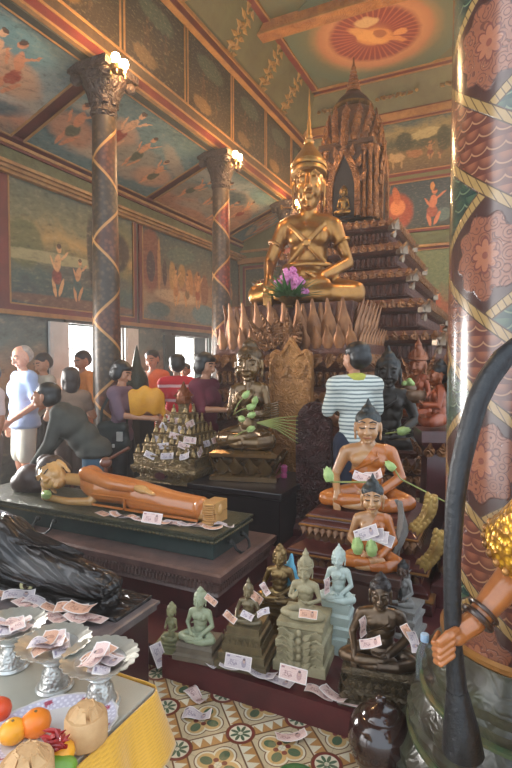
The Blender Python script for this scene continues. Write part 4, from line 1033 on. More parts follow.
# ------------------------------------------------------------------ the two orange-robed statues and their tiered base
SKIN=mat('painted_tan_skin',(188,140,92),(168,116,74),.3,sc=4,coat=.5); ROBE=mat('glossy_orange_robe',(188,110,46),(160,86,36),.25,sc=4,coat=.6)
ROBE2=mat('wood_orange_robe',(200,122,62),(176,98,44),.28,sc=3,coat=.5)
HAIRG=mat('dark_green_black_hair',(44,48,46),(30,32,32),.4,.1,sc=30,bump=.9,bsc=90,kind='voro')
def face(t,S=1,wide=1):
    g=G()
    for q in(-1,1):
        g.tube([(q*.014*S*wide,-.1*S,.779*S),(q*.036*S*wide,-.101*S,.787*S),(q*.06*S*wide,-.085*S,.776*S)],.004*S,6)
        g.tube([(q*.015*S*wide,-.106*S,.743*S),(q*.034*S*wide,-.107*S,.741*S),(q*.053*S*wide,-.094*S,.745*S)],.004*S,6)
    put('eye_line',joined([g],'eye_line',M=HMS[t.name]),M_dark,t)
    g=G(); g.ell((0,-.1*S,.677*S),(.026*S*wide,.009*S,.007*S)); put('lips',joined([g],'lips',M=HMS[t.name]),mat('dull_red_lips',(150,70,54),(130,56,44),.4),t)
Yb=3.62
bo=buddha('seated_statue','larger orange robed painted statue with dark hair on tiered red base',(-.87,Yb,.64),math.radians(11),.735,[SKIN,ROBE,HAIRG],'bhumi','flame',wide=.98); face(bo)
so=buddha('seated_statue','smaller orange robed painted statue sitting in front holding fanned notes',(-.70,3.04,.44),math.radians(11),.53,[SKIN,ROBE,HAIRG],'lap','flame',wide=.78); face(so)
t=thing('tiered_pedestal','dark red and gilt tiered base under the larger orange robed statue','pedestal',(-.86,Yb-.02,P))
p=part('tiers',G().rect(.30,.24,[(.20,0),(.20,.07),(.17,.09),(.17,.12),(.12,.15),(.12,.20),(.16,.22),(.16,.26),(.10,.29),(.06,.31),(.06,.37),(.09,.40),(.09,.43),(.05,.45),(.05,.48),(.0,.515)]),mat('red_gilt_lacquer',(96,44,36),(70,34,32),.28,.2,sc=8,coat=.4,c3=(130,88,52)),t,bevel=.006)
for q in((.41,.35,.145,.075,.055,.25),(.355,.295,.305,.085,.055,.2),(.385,.325,.40,.05,.045,.4,False)):
    g=G(); petal_ring(g,*q); part('lotus_petal_row',g,mat('worn_gilt',(132,92,58),(92,58,42),.4,.4,sc=12),p,True)
g=G()
for zz,o in((.075,.195),(.225,.162),(.405,.092),(.46,.052)): 
    g.rect(.30,.24,[(o,zz),(o+.008,zz+.004),(o+.008,zz+.012),(o,zz+.016)])
part('gilt_line',g,mat('gilt_edge',(170,120,62),(120,82,48),.35,.6),t)
t=thing('low_block','dark block wrapped in grey film under the smaller orange robed statue','pedestal',(-.70,3.03,P))
part('block',G().rect(.185,.15,[(.03,0),(.03,.06),(0,.1),(0,.24),(.015,.27),(.015,.318)]),mat('brown_block',(86,56,46),(62,42,38),.4,sc=7),t,bevel=.006)
g=G().grid(lambda u,v:(.205+.012*math.sin(u*23+v*9),-.16+.3*u,.02+.25*v+.006*math.sin(u*31)),14,8); part('grey_film_wrap',g,mat('grey_film',(0,0,0)),t,True)
# red wing of steps to the right with a hanging grey sheet and gilded scale finials
t=thing('stepped_plinth','dark red stepped plinth beside the painted pillar','pedestal',(-.14,3.85,P))
part('steps',G().rect(.2,.5,[(.05,0),(.05,.14),(.0,.17),(0,.3),(.03,.33),(.03,.4),(-.03,.43),(-.03,.62)]),DKRED,t,bevel=.006)
g=G(); petal_ring(g,.2,.5,.2,.1,.08,.2); part('lotus_petal_row',g,mat('worn_gilt',(0,0,0)),t,True)
YSC=mat('yellow_gilt_scales',(176,146,82),(130,98,54),.4,.4,sc=12)
for k,(x,y,d) in enumerate(((424,512,3.05),(432,548,2.95))):
    a=at_d(x,y,d); t=thing('scaled_finial',('upper','lower')[k]+' gilded scaly serpent tail curving down beside the pillar','ornament',a,math.radians(-15)); t.rotation_euler=(0,.5,math.radians(-20))
    path=[V((.03*math.sin(q*3.2),0,.13-.26*q)) for q in [i/8 for i in range(9)]]
    part('tail',G().tube(path,[.02,.03,.036,.038,.036,.032,.026,.018,.006],8),YSC,t,True)
    g=G()
    for i in range(8):
        for s_ in(-1,0,1): g.leaf(T3(*(path[i]))@T3(s_*.018,-.02,.0)@R3(PI-.25,0,0)@R3(0,s_*.35,0),.02,.05,.008,.01)
    part('scales',g,YSC,t,True)
a=at_d(405,520,3.05)
g=G().grid(lambda u,v:(-.025+.05*u+.03*math.sin(v*5)+.008*math.sin(u*9+v*14),.02*math.sin(v*7+u*5)-.03*v,.0-.50*v),6,26)
o=solo('plastic_sheet',g,mat('grey_film',(0,0,0)),'crumpled grey plastic strip hanging down the red steps','plastic',at_d(398,500,3.12),0,None,True); 
so_=o.modifiers.new('thick','SOLIDIFY'); so_.thickness=.004
# blue plastic bag scrap behind the gilt statue
a=at_d(290,556,3.0); g=G().ell((0,0,0),(.045,.03,.06)).ell((.03,.01,-.05),(.045,.035,.04)).ell((-.01,0,-.1),(.05,.04,.08)).ell((0,0,.07),(.015,.015,.03))
o=put('blue_bag',fuse([('e',(0,0,.18),(.045,.03,.06)),('e',(.03,.01,.13),(.045,.035,.05)),('e',(-.01,0,.07),(.05,.04,.07)),('e',(.01,0,.24),(.015,.015,.03))],.008,3,'bag'),mat('light_blue_plastic',(120,190,214),(84,156,190),.3)); o.location=(a.x,a.y,P); o.scale=(1,1,1.55)
tag(o,'light blue plastic bag standing behind the gilt bronze statue','bag')

# ------------------------------------------------------------------ reclining orange statue on carved plinths
WOODD=mat('dark_carved_wood',(112,84,76),(78,56,52),.38,sc=8,coat=.2); GREENP=mat('dark_green_gilt_lacquer',(40,58,54),(28,42,42),.3,sc=5,coat=.4)
xr=-1.47; hx=1.3; cx=xr-hx; 
t=thing('carved_plinth','long dark carved wooden plinth under the green chest of the reclining statue','pedestal',(cx,2.96,P))
part('body',G().rect(hx-.05,.36,[(.0,0),(.0,.16)]),DKRED,t)
part('mouldings',G().rect(hx-.05,.36,[(.0,.12),(.015,.13),(.0,.155),(.02,.165),(.02,.20),(.035,.21),(.05,.235),(.05,.27),(.03,.28)]),WOODD,t)
g=G()
for zz,hh_,o in((.165,.045,.022),(.125,.035,.004),(.215,.03,.045)):
    n=90
    for k in range(n):
        x=-hx+.05+2*(hx-.05)*(k+.5)/n; g.leaf(T3(x,-.36-o,zz),.011,hh_,.007,0,4,5)
    for k in range(28): g.leaf(T3(hx-.05+o,-.36+.72*(k+.5)/28,zz)@R3(0,0,PI/2),.011,hh_,.007,0,4,5)
part('carved_leaf_row',g,WOODD,t,True)
gx=1.2; gcx=-1.61-gx
t=thing('green_chest','dark green chest with gilt carved rim and ring handles under the reclining statue','pedestal',(gcx,2.99,.40))
part('body',G().rect(gx,.27,[(-.02,0),(-.02,.105)]),GREENP,t,bevel=.005)
part('rim',G().rect(gx,.27,[(-.02,.10),(.0,.108),(.0,.128),(-.012,.132),(-.012,.14),(.005,.145),(.005,.158),(-.03,.165)]),mat('dull_gilt_rim',(86,84,64),(58,60,50),.4,.3,sc=10,bump=.4,bsc=60,kind='scroll'),t)
g=G()
for k in range(75):
    g.ell((-gx+2*gx*(k+.5)/75,-.272,.118),(.013,.007,.009),None,8,5)
for k in range(17): g.ell((gx+.002,-.27+.54*(k+.5)/17,.118),(.007,.013,.009),None,8,5)
part('gilt_bead_row',g,mat('dull_gilt_beads',(112,96,62),(76,70,50),.4,.4),t,True)
IRON=mat('dark_iron',(58,56,54),(40,40,40),.4,.7)
for (x,y,rz_) in((-.24,-.30,0),(gx+.03,-.0,PI/2),(-.95,-.30,0)):
    h=part('ring_handle',G().tube([(-.085,.0,.075),(-.09,-.03,.03),(-.06,-.05,.0),(0,-.055,-.01),(.06,-.05,.0),(.09,-.03,.03),(.085,.0,.075)],.009,8).ell((-.085,.015,.075),(.02,.02,.02)).ell((.085,.015,.075),(.02,.02,.02)),IRON,t,True); h.location=(x,y,0); h.rotation_euler=(0,0,rz_)
# figure lying on its right side, head at the left, face to the viewer
Z0=.563
L=at_z(66,500,.72); 
def X(px,z=.66,Y=2.98): return at_Y(px,500,Y).x
hx_,sx_,fx_=X(60),X(92),X(208)
t=thing('reclining_statue','orange robed reclining wooden statue lying on the green chest, head propped left','statue',(0,2.98,Z0))
def fl(p): return V(p)
tor=[('t',[(sx_+.02,0,.15),(sx_+.12,.0,.13)],[.105,.11]),('e',(sx_-.0,-.0,.2),(.10,.085,.09)),('t',[(sx_+.1,.0,.13),(sx_+.32,.01,.125),(sx_+.5,.0,.115)],[.115,.105,.1]),
     ('t',[(sx_+.45,.0,.115),(fx_-.28,0,.09),(fx_-.05,0,.085)],[.105,.085,.075]),('t',[(sx_+.45,-.02,.08),(fx_-.05,-.015,.065)],[.085,.065])]
hem=[('e',(fx_-.045,-.01,.08),(.03,.085,.085))]
robe=joined([fuse(tor+hem,.011,5)],'robe')
skin=[('t',[(sx_-.02,-.02,.17),(hx_+.08,-.02,.165)],[.05,.048]),
      ('t',[(sx_+.06,-.08,.03),(sx_-.12,-.12,.02),(hx_-.02,-.13,.03)],[.035,.032,.028]),('t',[(hx_-.02,-.13,.03),(hx_-.04,-.11,.09)],[.03,.026]),
      ('t',[(fx_-.05,.0,.09),(fx_+.06,-.0,.09)],[.06,.058]),('t',[(fx_-.05,-.02,.05),(fx_+.05,-.02,.05)],[.055,.05]),
      ]
feet=G(); 
for zz in(.03,.105):
    feet.box(fx_+.0,fx_+.10,-.07,.09,zz-.03,zz+.04)
    for k in range(5): feet.ell((fx_+.055,-.085-.012*(k<2),zz-.022+.014*k),(.045,.028,.0085))
larm=[('t',[(sx_+.0,-.06,.235),(sx_+.28,-.085,.19),(sx_+.52,-.075,.18)],[.05,.042,.03])]
HM=T3(hx_+.01,-.07,.20)@R3(0,-.95,0)@R3(0,0,.12)@R3(.1,0,0)@Matrix.Scale(1.28,4)@T3(0,.015,-.735)
hd=joined([fuse(head_prims(),.0052,2)],'h',M=HM)
hn=fuse(hand_prims((hx_-.035,-.11,.08),(-.25,0,1),(.6,.5,0),1.0,.15,1)+hand_prims((sx_+.50,-.075,.18),(1,0,-.1),(0,0,-1),1.1,.1,1),.0062,2)
core=[('t',q[1],[r*.85 for r in q[2]]) if q[0]=='t' else ('e',q[1],tuple(r*.85 for r in q[2])) for q in tor]
put('body',joined([fuse(skin+core+[('t',[(sx_+.06,-.08,.03),(sx_+.1,0,.12)],[.035,.05])],.011,4),hd,hn,feet],'body'),mat('honey_painted_skin',(206,158,96),(182,130,74),.32,sc=4,coat=.4),t)
put('robe',robe,ROBE2,t); put('robe_sleeve',fuse([('t',[(sx_+.0,-.06,.235),(sx_+.26,-.08,.19)],[.058,.05]),('t',[(sx_+.26,-.08,.19),(sx_+.46,-.075,.18)],[.05,.038])],.011,4),ROBE2,t)
g=G(); g.box(sx_+.1,fx_-.02,-.108,-.095,.015,.03).box(sx_+.4,sx_+.412,-.108,-.09,.015,.1).tube([(sx_+.1,-.11,.10),(sx_+.35,-.105,.105),(fx_-.06,-.085,.075)],.006,6)
part('robe_hem_fold',g,ROBE2,t,True)
cap=[('e',(0,.028-.015,.79),(.09,.098,.075)),('e',(0,.03,.74),(.082,.095,.09)),('e',(0,.02,.855),(.05,.052,.042))]
hh_=joined([fuse(cap,.007,2)],'hair',cut=[(V((0,-.07,.785)),V((0,-1,-.42)).normalized())]); put('hair',joined([hh_],'hair',M=HM),mat('dark_brown_hair',(64,44,36),(46,34,30),.5,sc=30,bump=.8,bsc=90,kind='voro'),t)
g=G()
for q in(-1,1): g.tube([(q*.016,-.106,.743),(q*.034,-.107,.741),(q*.053,-.094,.745)],.0035,6); g.tube([(q*.014,-.1,.779),(q*.036,-.101,.787),(q*.06,-.085,.776)],.0035,6)
put('eye_line',joined([g],'eye_line',M=HM),M_dark,t)
# bolster under its elbow
g=fuse([('e',(0,0,.08),(.13,.12,.11)),('e',(-.05,0,.05),(.12,.13,.08)),('e',(.05,.02,.04),(.1,.12,.06))],.012,4,'bolster')
o=put('bolster',g,mat('dark_brown_bolster',(72,46,38),(52,34,30),.45,sc=6)); o.location=(X(28)-.02,3.03,Z0); o.scale=(1.15,.95,1.2); tag(o,'dark brown rounded bolster beside the reclining statue\'s head','bolster')
lotus('pale green lotus bud beside the reclining statue\'s cheek',(X(66),2.80,Z0+.065),(1.2,.3,.5),1.1,None,[(.02,.0,-.06),(.25,-.0,-.06)])
ol=at_d(28,470,3.5)
t=thing('wooden_mallet','brown wooden beater with round head leaning beyond the bolster','mallet',(ol.x,3.2,.56))
part('head',G().ell((0,0,.27),(.05,.05,.045)),mat('brown_varnished_wood',(120,70,48),(90,52,38),.3,coat=.3),t,True); part('handle',G().tube([(0,0,.28),(.2,.05,.40)],.012,8),mat('brown_varnished_wood',(0,0,0)),t,True); part('stand',G().lathe([(.05,0),(.05,.02),(.015,.04),(.015,.24)],12),mat('brown_varnished_wood',(0,0,0)),t,True,40)

# ------------------------------------------------------------------ dark cabinet with black reclining statue
XE=-1.59
CAB=mat('dark_maroon_cabinet',(70,36,36),(54,28,30),.35,sc=4,coat=.3); SLATE=mat('grey_brown_slab',(120,108,106),(92,80,80),.3,sc=8,bump=.1,bsc=40)
t=thing('low_cabinet','dark maroon low cabinet with grey slab top behind the silver dishes','cabinet',(XE-1.0,1.72,0))
part('body',G().rect(1.0,.385,[(-.03,0),(-.03,.37)]),CAB,t,bevel=.006)
part('top_slab',G().rect(1.0,.385,[(-.02,.365),(0,.375),(0,.40),(.012,.405),(.012,.418),(0,.422)]),SLATE,t)
g=G()
for k in range(7): a=2*PI*k/7; g.leaf(T3(.971,-.32,.25)@R3(a,0,0)@T3(0,0,.005)@R3(0,0,PI/2),.016,.05,.008)
part('cream_rosette',g,mat('cream_inlay',(214,204,180),(196,184,156),.5),t,True)
_nb=NB('glossy_black_bronze',.24,.35,.5); _x,_y,_z=_nb.sep(_nb.coord()); _q=_nb.comb(_x*2.2+_z*1.5,_y*9.0,_z*9.0+_x*3.0)
_nb.color(_nb.ramp(_nb.noise(_nb.coord(),5,4),[(.3,(46,38,36)),(.7,(28,24,26))])); _nb.bump(_nb.m('SINE',_nb.noise(_q,1.0,2,.4,.3)*34.0),.9,.02); BLK=_nb.mat
def Xc(px,Y=1.97): return at_Y(px,560,Y).x
t=thing('reclining_statue','glossy black reclining statue with draped legs on the low cabinet','statue',(0,1.97,.442))
x0,x1,x2=Xc(-70),Xc(20),Xc(118)
leg=[('t',[(x0-.5,.02,.2),(x0,.02,.21),(x1-.1,.0,.17),(x1+.12,.0,.115),(x2-.12,0,.08),(x2-.06,0,.075)],[.17,.19,.165,.115,.075,.07]),('t',[(x0,-.05,.14),(x1,-.04,.09),(x2-.1,-.02,.055)],[.14,.10,.055]),('e',(x2-.09,0,.07),(.035,.075,.07))]
body=fuse(leg,.014,5)
ft=G()
for zz in(.035,.095):
    ft.tube([(x2-.1,0,zz),(x2-.01,0,zz),(x2+.0,-.03,zz),(x2+.0,-.085,zz)],[.035,.036,.034,.024],10,round_=True)
    for k in range(5): ft.tube([(x2,-.09,zz-.022+.011*k),(x2+.0,-.12+.006*abs(k-2),zz-.022+.011*k)],.007,6,round_=True)
put('body',joined([body,fuse([('e',(x0-.75,0,.3),(.2,.16,.2)),('t',[(x0-.5,.02,.22),(x0-.9,0,.26)],[.18,.19]),('t',[(x0-.9,0,.28),(x0-1.2,0,.34)],[.09,.07]),('e',(x0-1.3,-.02,.38),(.12,.11,.13))],.018,4),ft],'body'),BLK,t)
g=G()
for k in range(17):                                  # sweeping drapery folds
    a=-.75+k*.13; pts=[]
    for i in range(14):
        s_=i/13; xx=x0-.15+(x2-.14-x0)*min(1,s_*(.5+.045*k)); tt=(xx-x0)/(x2-x0)
        r=.205*(1-max(0,min(1,tt)))**1.1+.083*min(1,max(0,tt))+.0
        zc=.2*(1-max(0,tt))+.075*max(0,tt); ang=a+s_*.9
        pts.append((xx,-r*math.cos(ang)*.98,zc+r*math.sin(ang)*.98))
    g.tube(pts,[.006+.015*math.sin(PI*min(1,.1+i/13)) for i in range(14)],6)
part('drapery_folds',g,BLK,t,True)
part('base_slab',G().rect((x2-x0)/2+.55,.135,[(.0,-.02),(.0,-.012),(.004,-.01),(.004,-.003),(0,0)],T3((x0+x2)/2-.45,0,0)),BLK,t)
a=at_z(27,590,.43); t=thing('tape_roll','small pale roll of tape standing on the low cabinet','tape roll',(a.x,1.40 if a.y<1.4 else a.y,.457),0)
part('roll',G().lathe([(.018,-.012),(.034,-.012),(.034,.012),(.018,.012),(.018,-.012)],24,R3(PI/2,0,.4)),mat('cream_tape',(206,196,150),(186,176,126),.5),t,True,40); part('core',G().lathe([(.0155,-.0125),(.0178,-.0125),(.0178,.0125),(.0155,.0125),(.0155,-.0125)],24,R3(PI/2,0,.4)),mat('brown_core',(110,84,62),(90,70,52),.7),t,True,40)

# ------------------------------------------------------------------ offering table
TZ=.70
TT=mat('pale_grey_tabletop',(176,172,158),(158,152,138),.3,sc=3)
t=thing('offering_table','pale grey topped offering table in the lower left corner','table',(-1.55,.72,0))
part('tabletop',G().rect(.65,.46,[(0,TZ-.022),(0,TZ)]),TT,t,bevel=.004)
for sx in(-1,1):
    for sy in(-1,1): part('leg',G().box(sx*.58-.025,sx*.58+.025,sy*.39-.025,sy*.39+.025,0,TZ-.02),WOODD,t)
YEL=NB('yellow_satin_cloth',.4); YEL.b.inputs['Sheen Weight'].default_value=.4
o_=YEL.coord('UV'); u_,v_,_=YEL.sep(o_); chk=YEL.m('SINE',u_*420.0)*YEL.m('SINE',v_*130.0)
YEL.color(YEL.mix(YEL.sstep(chk,-.2,.6)*.45,(226,170,54),(196,136,36))); YEL.bump(chk,.15,.003)
def skirt():
    # path along the near, right and back edges of the table
    P_=[(-2.2,.255),(-1.4,.255),(-.91,.255),(-.895,.27),(-.895,.7),(-.895,1.165),(-.91,1.185),(-1.3,1.185),(-2.2,1.185)]
    seg=[0]
    for a,b in zip(P_,P_[1:]): seg.append(seg[-1]+math.dist(a,b))
    def f(u,v):
        d=u*seg[-1]; i=max(k for k in range(len(seg)-1) if seg[k]<=d+1e-9); s_=(d-seg[i])/(seg[i+1]-seg[i])
        x=P_[i][0]*(1-s_)+P_[i+1][0]*s_; y=P_[i][1]*(1-s_)+P_[i+1][1]*s_
        cx,cy=-1.55,.72; dx,dy=(x-cx)/.65,(y-cy)/.465; 
        n=V((1 if dx>.95 else 0, (1 if dy>0 else -1) if abs(dy)>.95 else 0,0)); n=n.normalized() if n.length else V((1,0,0))
        w=(.016*math.sin(d*26)+.010*math.sin(d*47+1.3))*v**.7+.05*v**1.1
        return V((x,y,TZ-.001-.20*v))+n*(w+.006)+V((0,0,.02*math.sin(d*21)*v))
    return G().grid(f,260,14)
o=solo('table_skirt',skirt(),YEL.mat,'shiny golden yellow cloth hanging round the offering table','cloth',smooth=True); k=o.modifiers.new('thick','SOLIDIFY'); k.thickness=.003
SILVER=mat('bright_silver',(214,214,210),(186,184,178),.3,.6,sc=12,bump=.25,bsc=130,bd=.003)
SILVR=mat('silver_relief',(200,198,192),(146,142,136),.33,.7,sc=30,bump=.9,bsc=110,kind='voro',bd=.004)
DISH=mat('silver_rim_frosted',(196,194,184),(168,164,152),.4,.75,sc=10)
def dish(label,px,py):
    c=at_z(px,py,TZ+.125); t=thing('silver_dish',label,'dish',(c.x,c.y,TZ),random.random(),'stemmed silver dishes')
    R=.098
    def rimw(a,z): return 1+.045*math.cos(a*20) if z>.128 else 1
    part('bowl',G().lathe([(.022,.088),(.05,.096),(.07,.112),(.074,.122),(.070,.122),(.052,.104),(.02,.098),(.001,.097)],40),SILVER,t,True,50)
    vs=[];fs=[];n=96
    for k in range(n):
        a=2*PI*k/n; q=R*(1+.10*abs(math.sin(a*11))**.7)
        for rr,zz in((.070,.1205),(.085,.127),(q,.136),(q,.139),(.085,.1305),(.070,.1235)): vs.append((rr*math.cos(a),rr*math.sin(a),zz))
    for k in range(n):
        k2=(k+1)%n
        for j in range(6): j2=(j+1)%6; fs.append((k*6+j,k2*6+j,k2*6+j2,k*6+j2))
    part('scalloped_rim',G().add(vs,fs),DISH,t,True,50)
    part('stem',G().lathe([(.02,.09),(.03,.084),(.03,.078),(.024,.072),(.026,.062),(.034,.052),(.038,.03),(.045,.012),(.05,.006),(.05,0)][::-1],32),SILVR,t,True,50)
    part('foot_ring',G().lathe([(.05,0),(.054,.004),(.05,.012),(.046,.012)],32),SILVER,t,True,50); part('stem_collar',G().lathe([(.03,.076),(.034,.08),(.03,.085)],32),SILVER,t,True,50)
    return c
D=[dish('stemmed silver dish of notes nearest the table corner',100,660),dish('middle stemmed silver dish of notes, between the other two dishes',54,645),dish('stemmed silver dish of notes, cut by the left picture edge',11,627)]
# oval plate with fruit and trimmed coconuts
pc=at_z(52,731,TZ+.012)
def plate_mat():
    nb=NB('patterned_white_plate',.25,0,.4); x,y,z=nb.sep(nb.coord('Object')); a=nb.m('ARCTAN2',y*1.35,x)
    r=nb.m('SQRT',(x*x)*(1/(.165*.165))+(y*y)*(1/(.122*.122)))
    col=nb.mix(nb.sstep(nb.noise(nb.coord('Object'),20,3),.4,.7)*.3,(214,208,204),(200,190,186))
    w=nb.m('SINE',a*46.0)*nb.m('SINE',r*46.0)
    band=nb.sstep(r,.70,.72)*nb.sstep(r,.98,.95)
    col=nb.mix(band*.55,col,(190,184,216)); col=nb.mix(band*nb.sstep(w,.1,.5),col,(226,222,232))
    fl=nb.sstep(nb.m('SINE',a*9.0),.6,.9)*nb.sstep(r,.76,.80)*nb.sstep(r,.94,.90); col=nb.mix(fl*nb.sstep(nb.noise(nb.coord('Object'),60,3),.42,.55),col,(170,70,90))
    nb.color(col); return nb.mat
t=thing('oval_plate','white oval plate with patterned lavender rim holding fruit','plate',(pc.x,pc.y,TZ),math.radians(52))
part('plate',G().lathe([(.6,.001),(.68,.004),(.9,.016),(1.0,.022),(1.0,.026),(.9,.021),(.68,.010),(.001,.009)],56,None,.165,.122,lambda a,z:1+.02*math.cos(a*18)*(z>.015)),plate_mat(),t,True,50)
def coconut(label,px,py,r,h,s):
    c=at_z(px,py,TZ+.02); t=thing('trimmed_coconut',label,'coconut',(c.x,c.y,TZ+.011),s)
    HUSK=mat('tan_husk',(206,166,118),(182,138,92),.7,sc=9,bump=.35,bsc=70,c3=(166,120,78))
    rnd=random.Random(int(s*100)); 
    w=lambda a,z:1+.03*math.sin(a*3+s)+.02*math.sin(a*7+s*3)
    part('husk',G().lathe([(r*.86,0),(r*.97,.008),(r,h*.35),(r*.98,h*.66),(r*.9,h*.74)],36,None,1,1,w),HUSK,t,True,60)
    g=G(); n=9
    for k in range(n):
        a=2*PI*k/n+rnd.uniform(-.2,.2); rr=r*.88
        vs=[(rr*math.cos(a-.38),rr*math.sin(a-.38),h*.70),(rr*math.cos(a+.38),rr*math.sin(a+.38),h*.70),(rr*.45*math.cos(a+.3),rr*.45*math.sin(a+.3),h*(.96+rnd.uniform(-.05,.05))),(rr*.45*math.cos(a-.3),rr*.45*math.sin(a-.3),h*(.98+rnd.uniform(-.05,.05))),(0,0,h*.62)]
        g.add(vs,[(0,1,2,3),(1,0,4),(2,1,4),(3,2,4),(0,3,4)])
    g.lathe([(r*.5,h*.7),(r*.48,h*.95),(r*.2,h*.98)],9)
    part('cut_top',g,HUSK,t)
coconut('tan trimmed coconut with facet cut top on the plate\'s right end',86,738,.052,.098,.4)
coconut('tan trimmed coconut at the bottom picture edge in front of oranges',28,790,.058,.105,1.9)
FR={'o':mat('orange_fruit_skin',(238,136,34),(226,112,24),.4,sc=8,bump=.2,bsc=160,bd=.002),'y':mat('yellow_orange_skin',(240,168,40),(226,146,30),.4,sc=8,bump=.2,bsc=160,bd=.002),'r':mat('red_orange_skin',(226,86,40),(206,64,32),.35,sc=6)}
for px,py,r,c,lab in((13,729,.033,'y','yellow orange fruit with stem spot at the left picture edge'),(36,722,.037,'o','bright orange tangerine, the rounder one lying highest on the plate'),(61,750,.032,'y','yellow fruit under the red chillies beside the front coconut'),(-2,708,.034,'r','red tomato like fruit cut by the left picture edge')):
    a=at_z(px,py,TZ+.045); t=thing('round_fruit',lab,'fruit',(a.x,a.y,TZ+.010+r*.88))
    part('flesh',G().lathe([(r*.12,-r*.86),(r*.5,-r*.78),(r*.88,-r*.45),(r,0),(r*.9,r*.42),(r*.55,r*.74),(r*.2,r*.83),(r*.02,r*.79)],24),FR[c],t,True)
    part('stem_scar',G().lathe([(r*.1,r*.78),(r*.1,r*.86),(r*.05,r*.88)],8),mat('brown_stem',(120,96,60),(96,80,50),.7),t,True)
a=at_z(57,742,TZ+.075); t=thing('chilli_bunch','bunch of dried red chillies lying on the yellow fruit','chillies',a)
RED=mat('dried_chilli_red',(176,36,34),(120,22,26),.3,sc=30,coat=.3)
for k in range(16):
    d=V((random.uniform(-1,1),random.uniform(-.6,.6),random.uniform(-.15,.35))).normalized(); s_=V((random.uniform(-.018,.018),random.uniform(-.01,.01),random.uniform(-.012,.018)))
    part('chilli',G().tube([s_-d*.012,s_+d*.012,s_+d*.03+V((0,0,-.004))],[.005,.006,.001],6),RED,t,True)
a=at_z(56,768,TZ+.02); t=thing('green_mango','green mango under the yellow fruit at the bottom edge','mango',(a.x+.0,a.y-.01,TZ+.014),.7)
part('flesh',G().ell((0,0,.016),(.05,.028,.024)).ell((.02,0,.014),(.035,.024,.02)),mat('green_mango_skin',(118,156,52),(92,130,40),.35,sc=8),t,True); part('stem_end',G().tube([(-.05,0,.016),(-.058,0,.02)],.004,6),mat('brown_stem',(0,0,0)),t,True)
a=at_z(297,792,.0); t=thing('green_mango','green mango on the floor tiles at the bottom edge','mango',(a.x,a.y,.004),.3)
part('flesh',G().ell((0,0,.045),(.085,.06,.047)),mat('deep_green_skin',(66,116,60),(48,92,48),.35,sc=8),t,True); part('stem_end',G().tube([(-.083,0,.05),(-.095,0,.055)],.006,6),mat('brown_stem',(0,0,0)),t,True)
# ------------------------------------------------------------------ brown jar, water bottle
a=at_z(379,775,.0)
t=thing('lidded_jar','glossy dark brown round lidded jar on the floor below the step','jar',(a.x,a.y+.02,0))
JAR=mat('brown_glaze',(52,27,21),(34,19,17),.12,sc=5,coat=.8)
part('body',G().lathe([(.06,0),(.085,.02),(.118,.08),(.13,.14),(.122,.20),(.095,.235),(.075,.245)],40),JAR,t,True,60)
l=part('lid',G().lathe([(.080,.243),(.078,.25),(.055,.268),(.022,.278),(.01,.282)],32),JAR,t,True,60); part('knob',G().lathe([(.01,.278),(.012,.286),(.022,.296),(.022,.306),(.010,.314)],20),JAR,l,True,60)
a=at_d(428,668,2.0)
t=thing('water_bottle','clear plastic water bottle with pale blue cap beside the pillar base','bottle',(a.x-.02,a.y+.05,.12))
gl=NB('clear_plastic',.08); gl.b.inputs['Transmission Weight'].default_value=.9; gl.b.inputs['IOR'].default_value=1.15; gl.color((214,226,230))
zb=at_d(428,638,2.05).z-.12
part('bottle',G().lathe([(.03,0),(.033,.01),(.033,.05),(.030,.06),(.033,.07),(.033,zb-.07),(.026,zb-.04),(.014,zb-.015),(.014,zb)],24),gl.mat,t,True,50); part('cap',G().lathe([(.016,zb-.012),(.017,zb-.01),(.017,zb+.014),(.015,zb+.017)],20),mat('pale_blue_cap',(176,200,222),(150,180,210),.4),t,True,40)

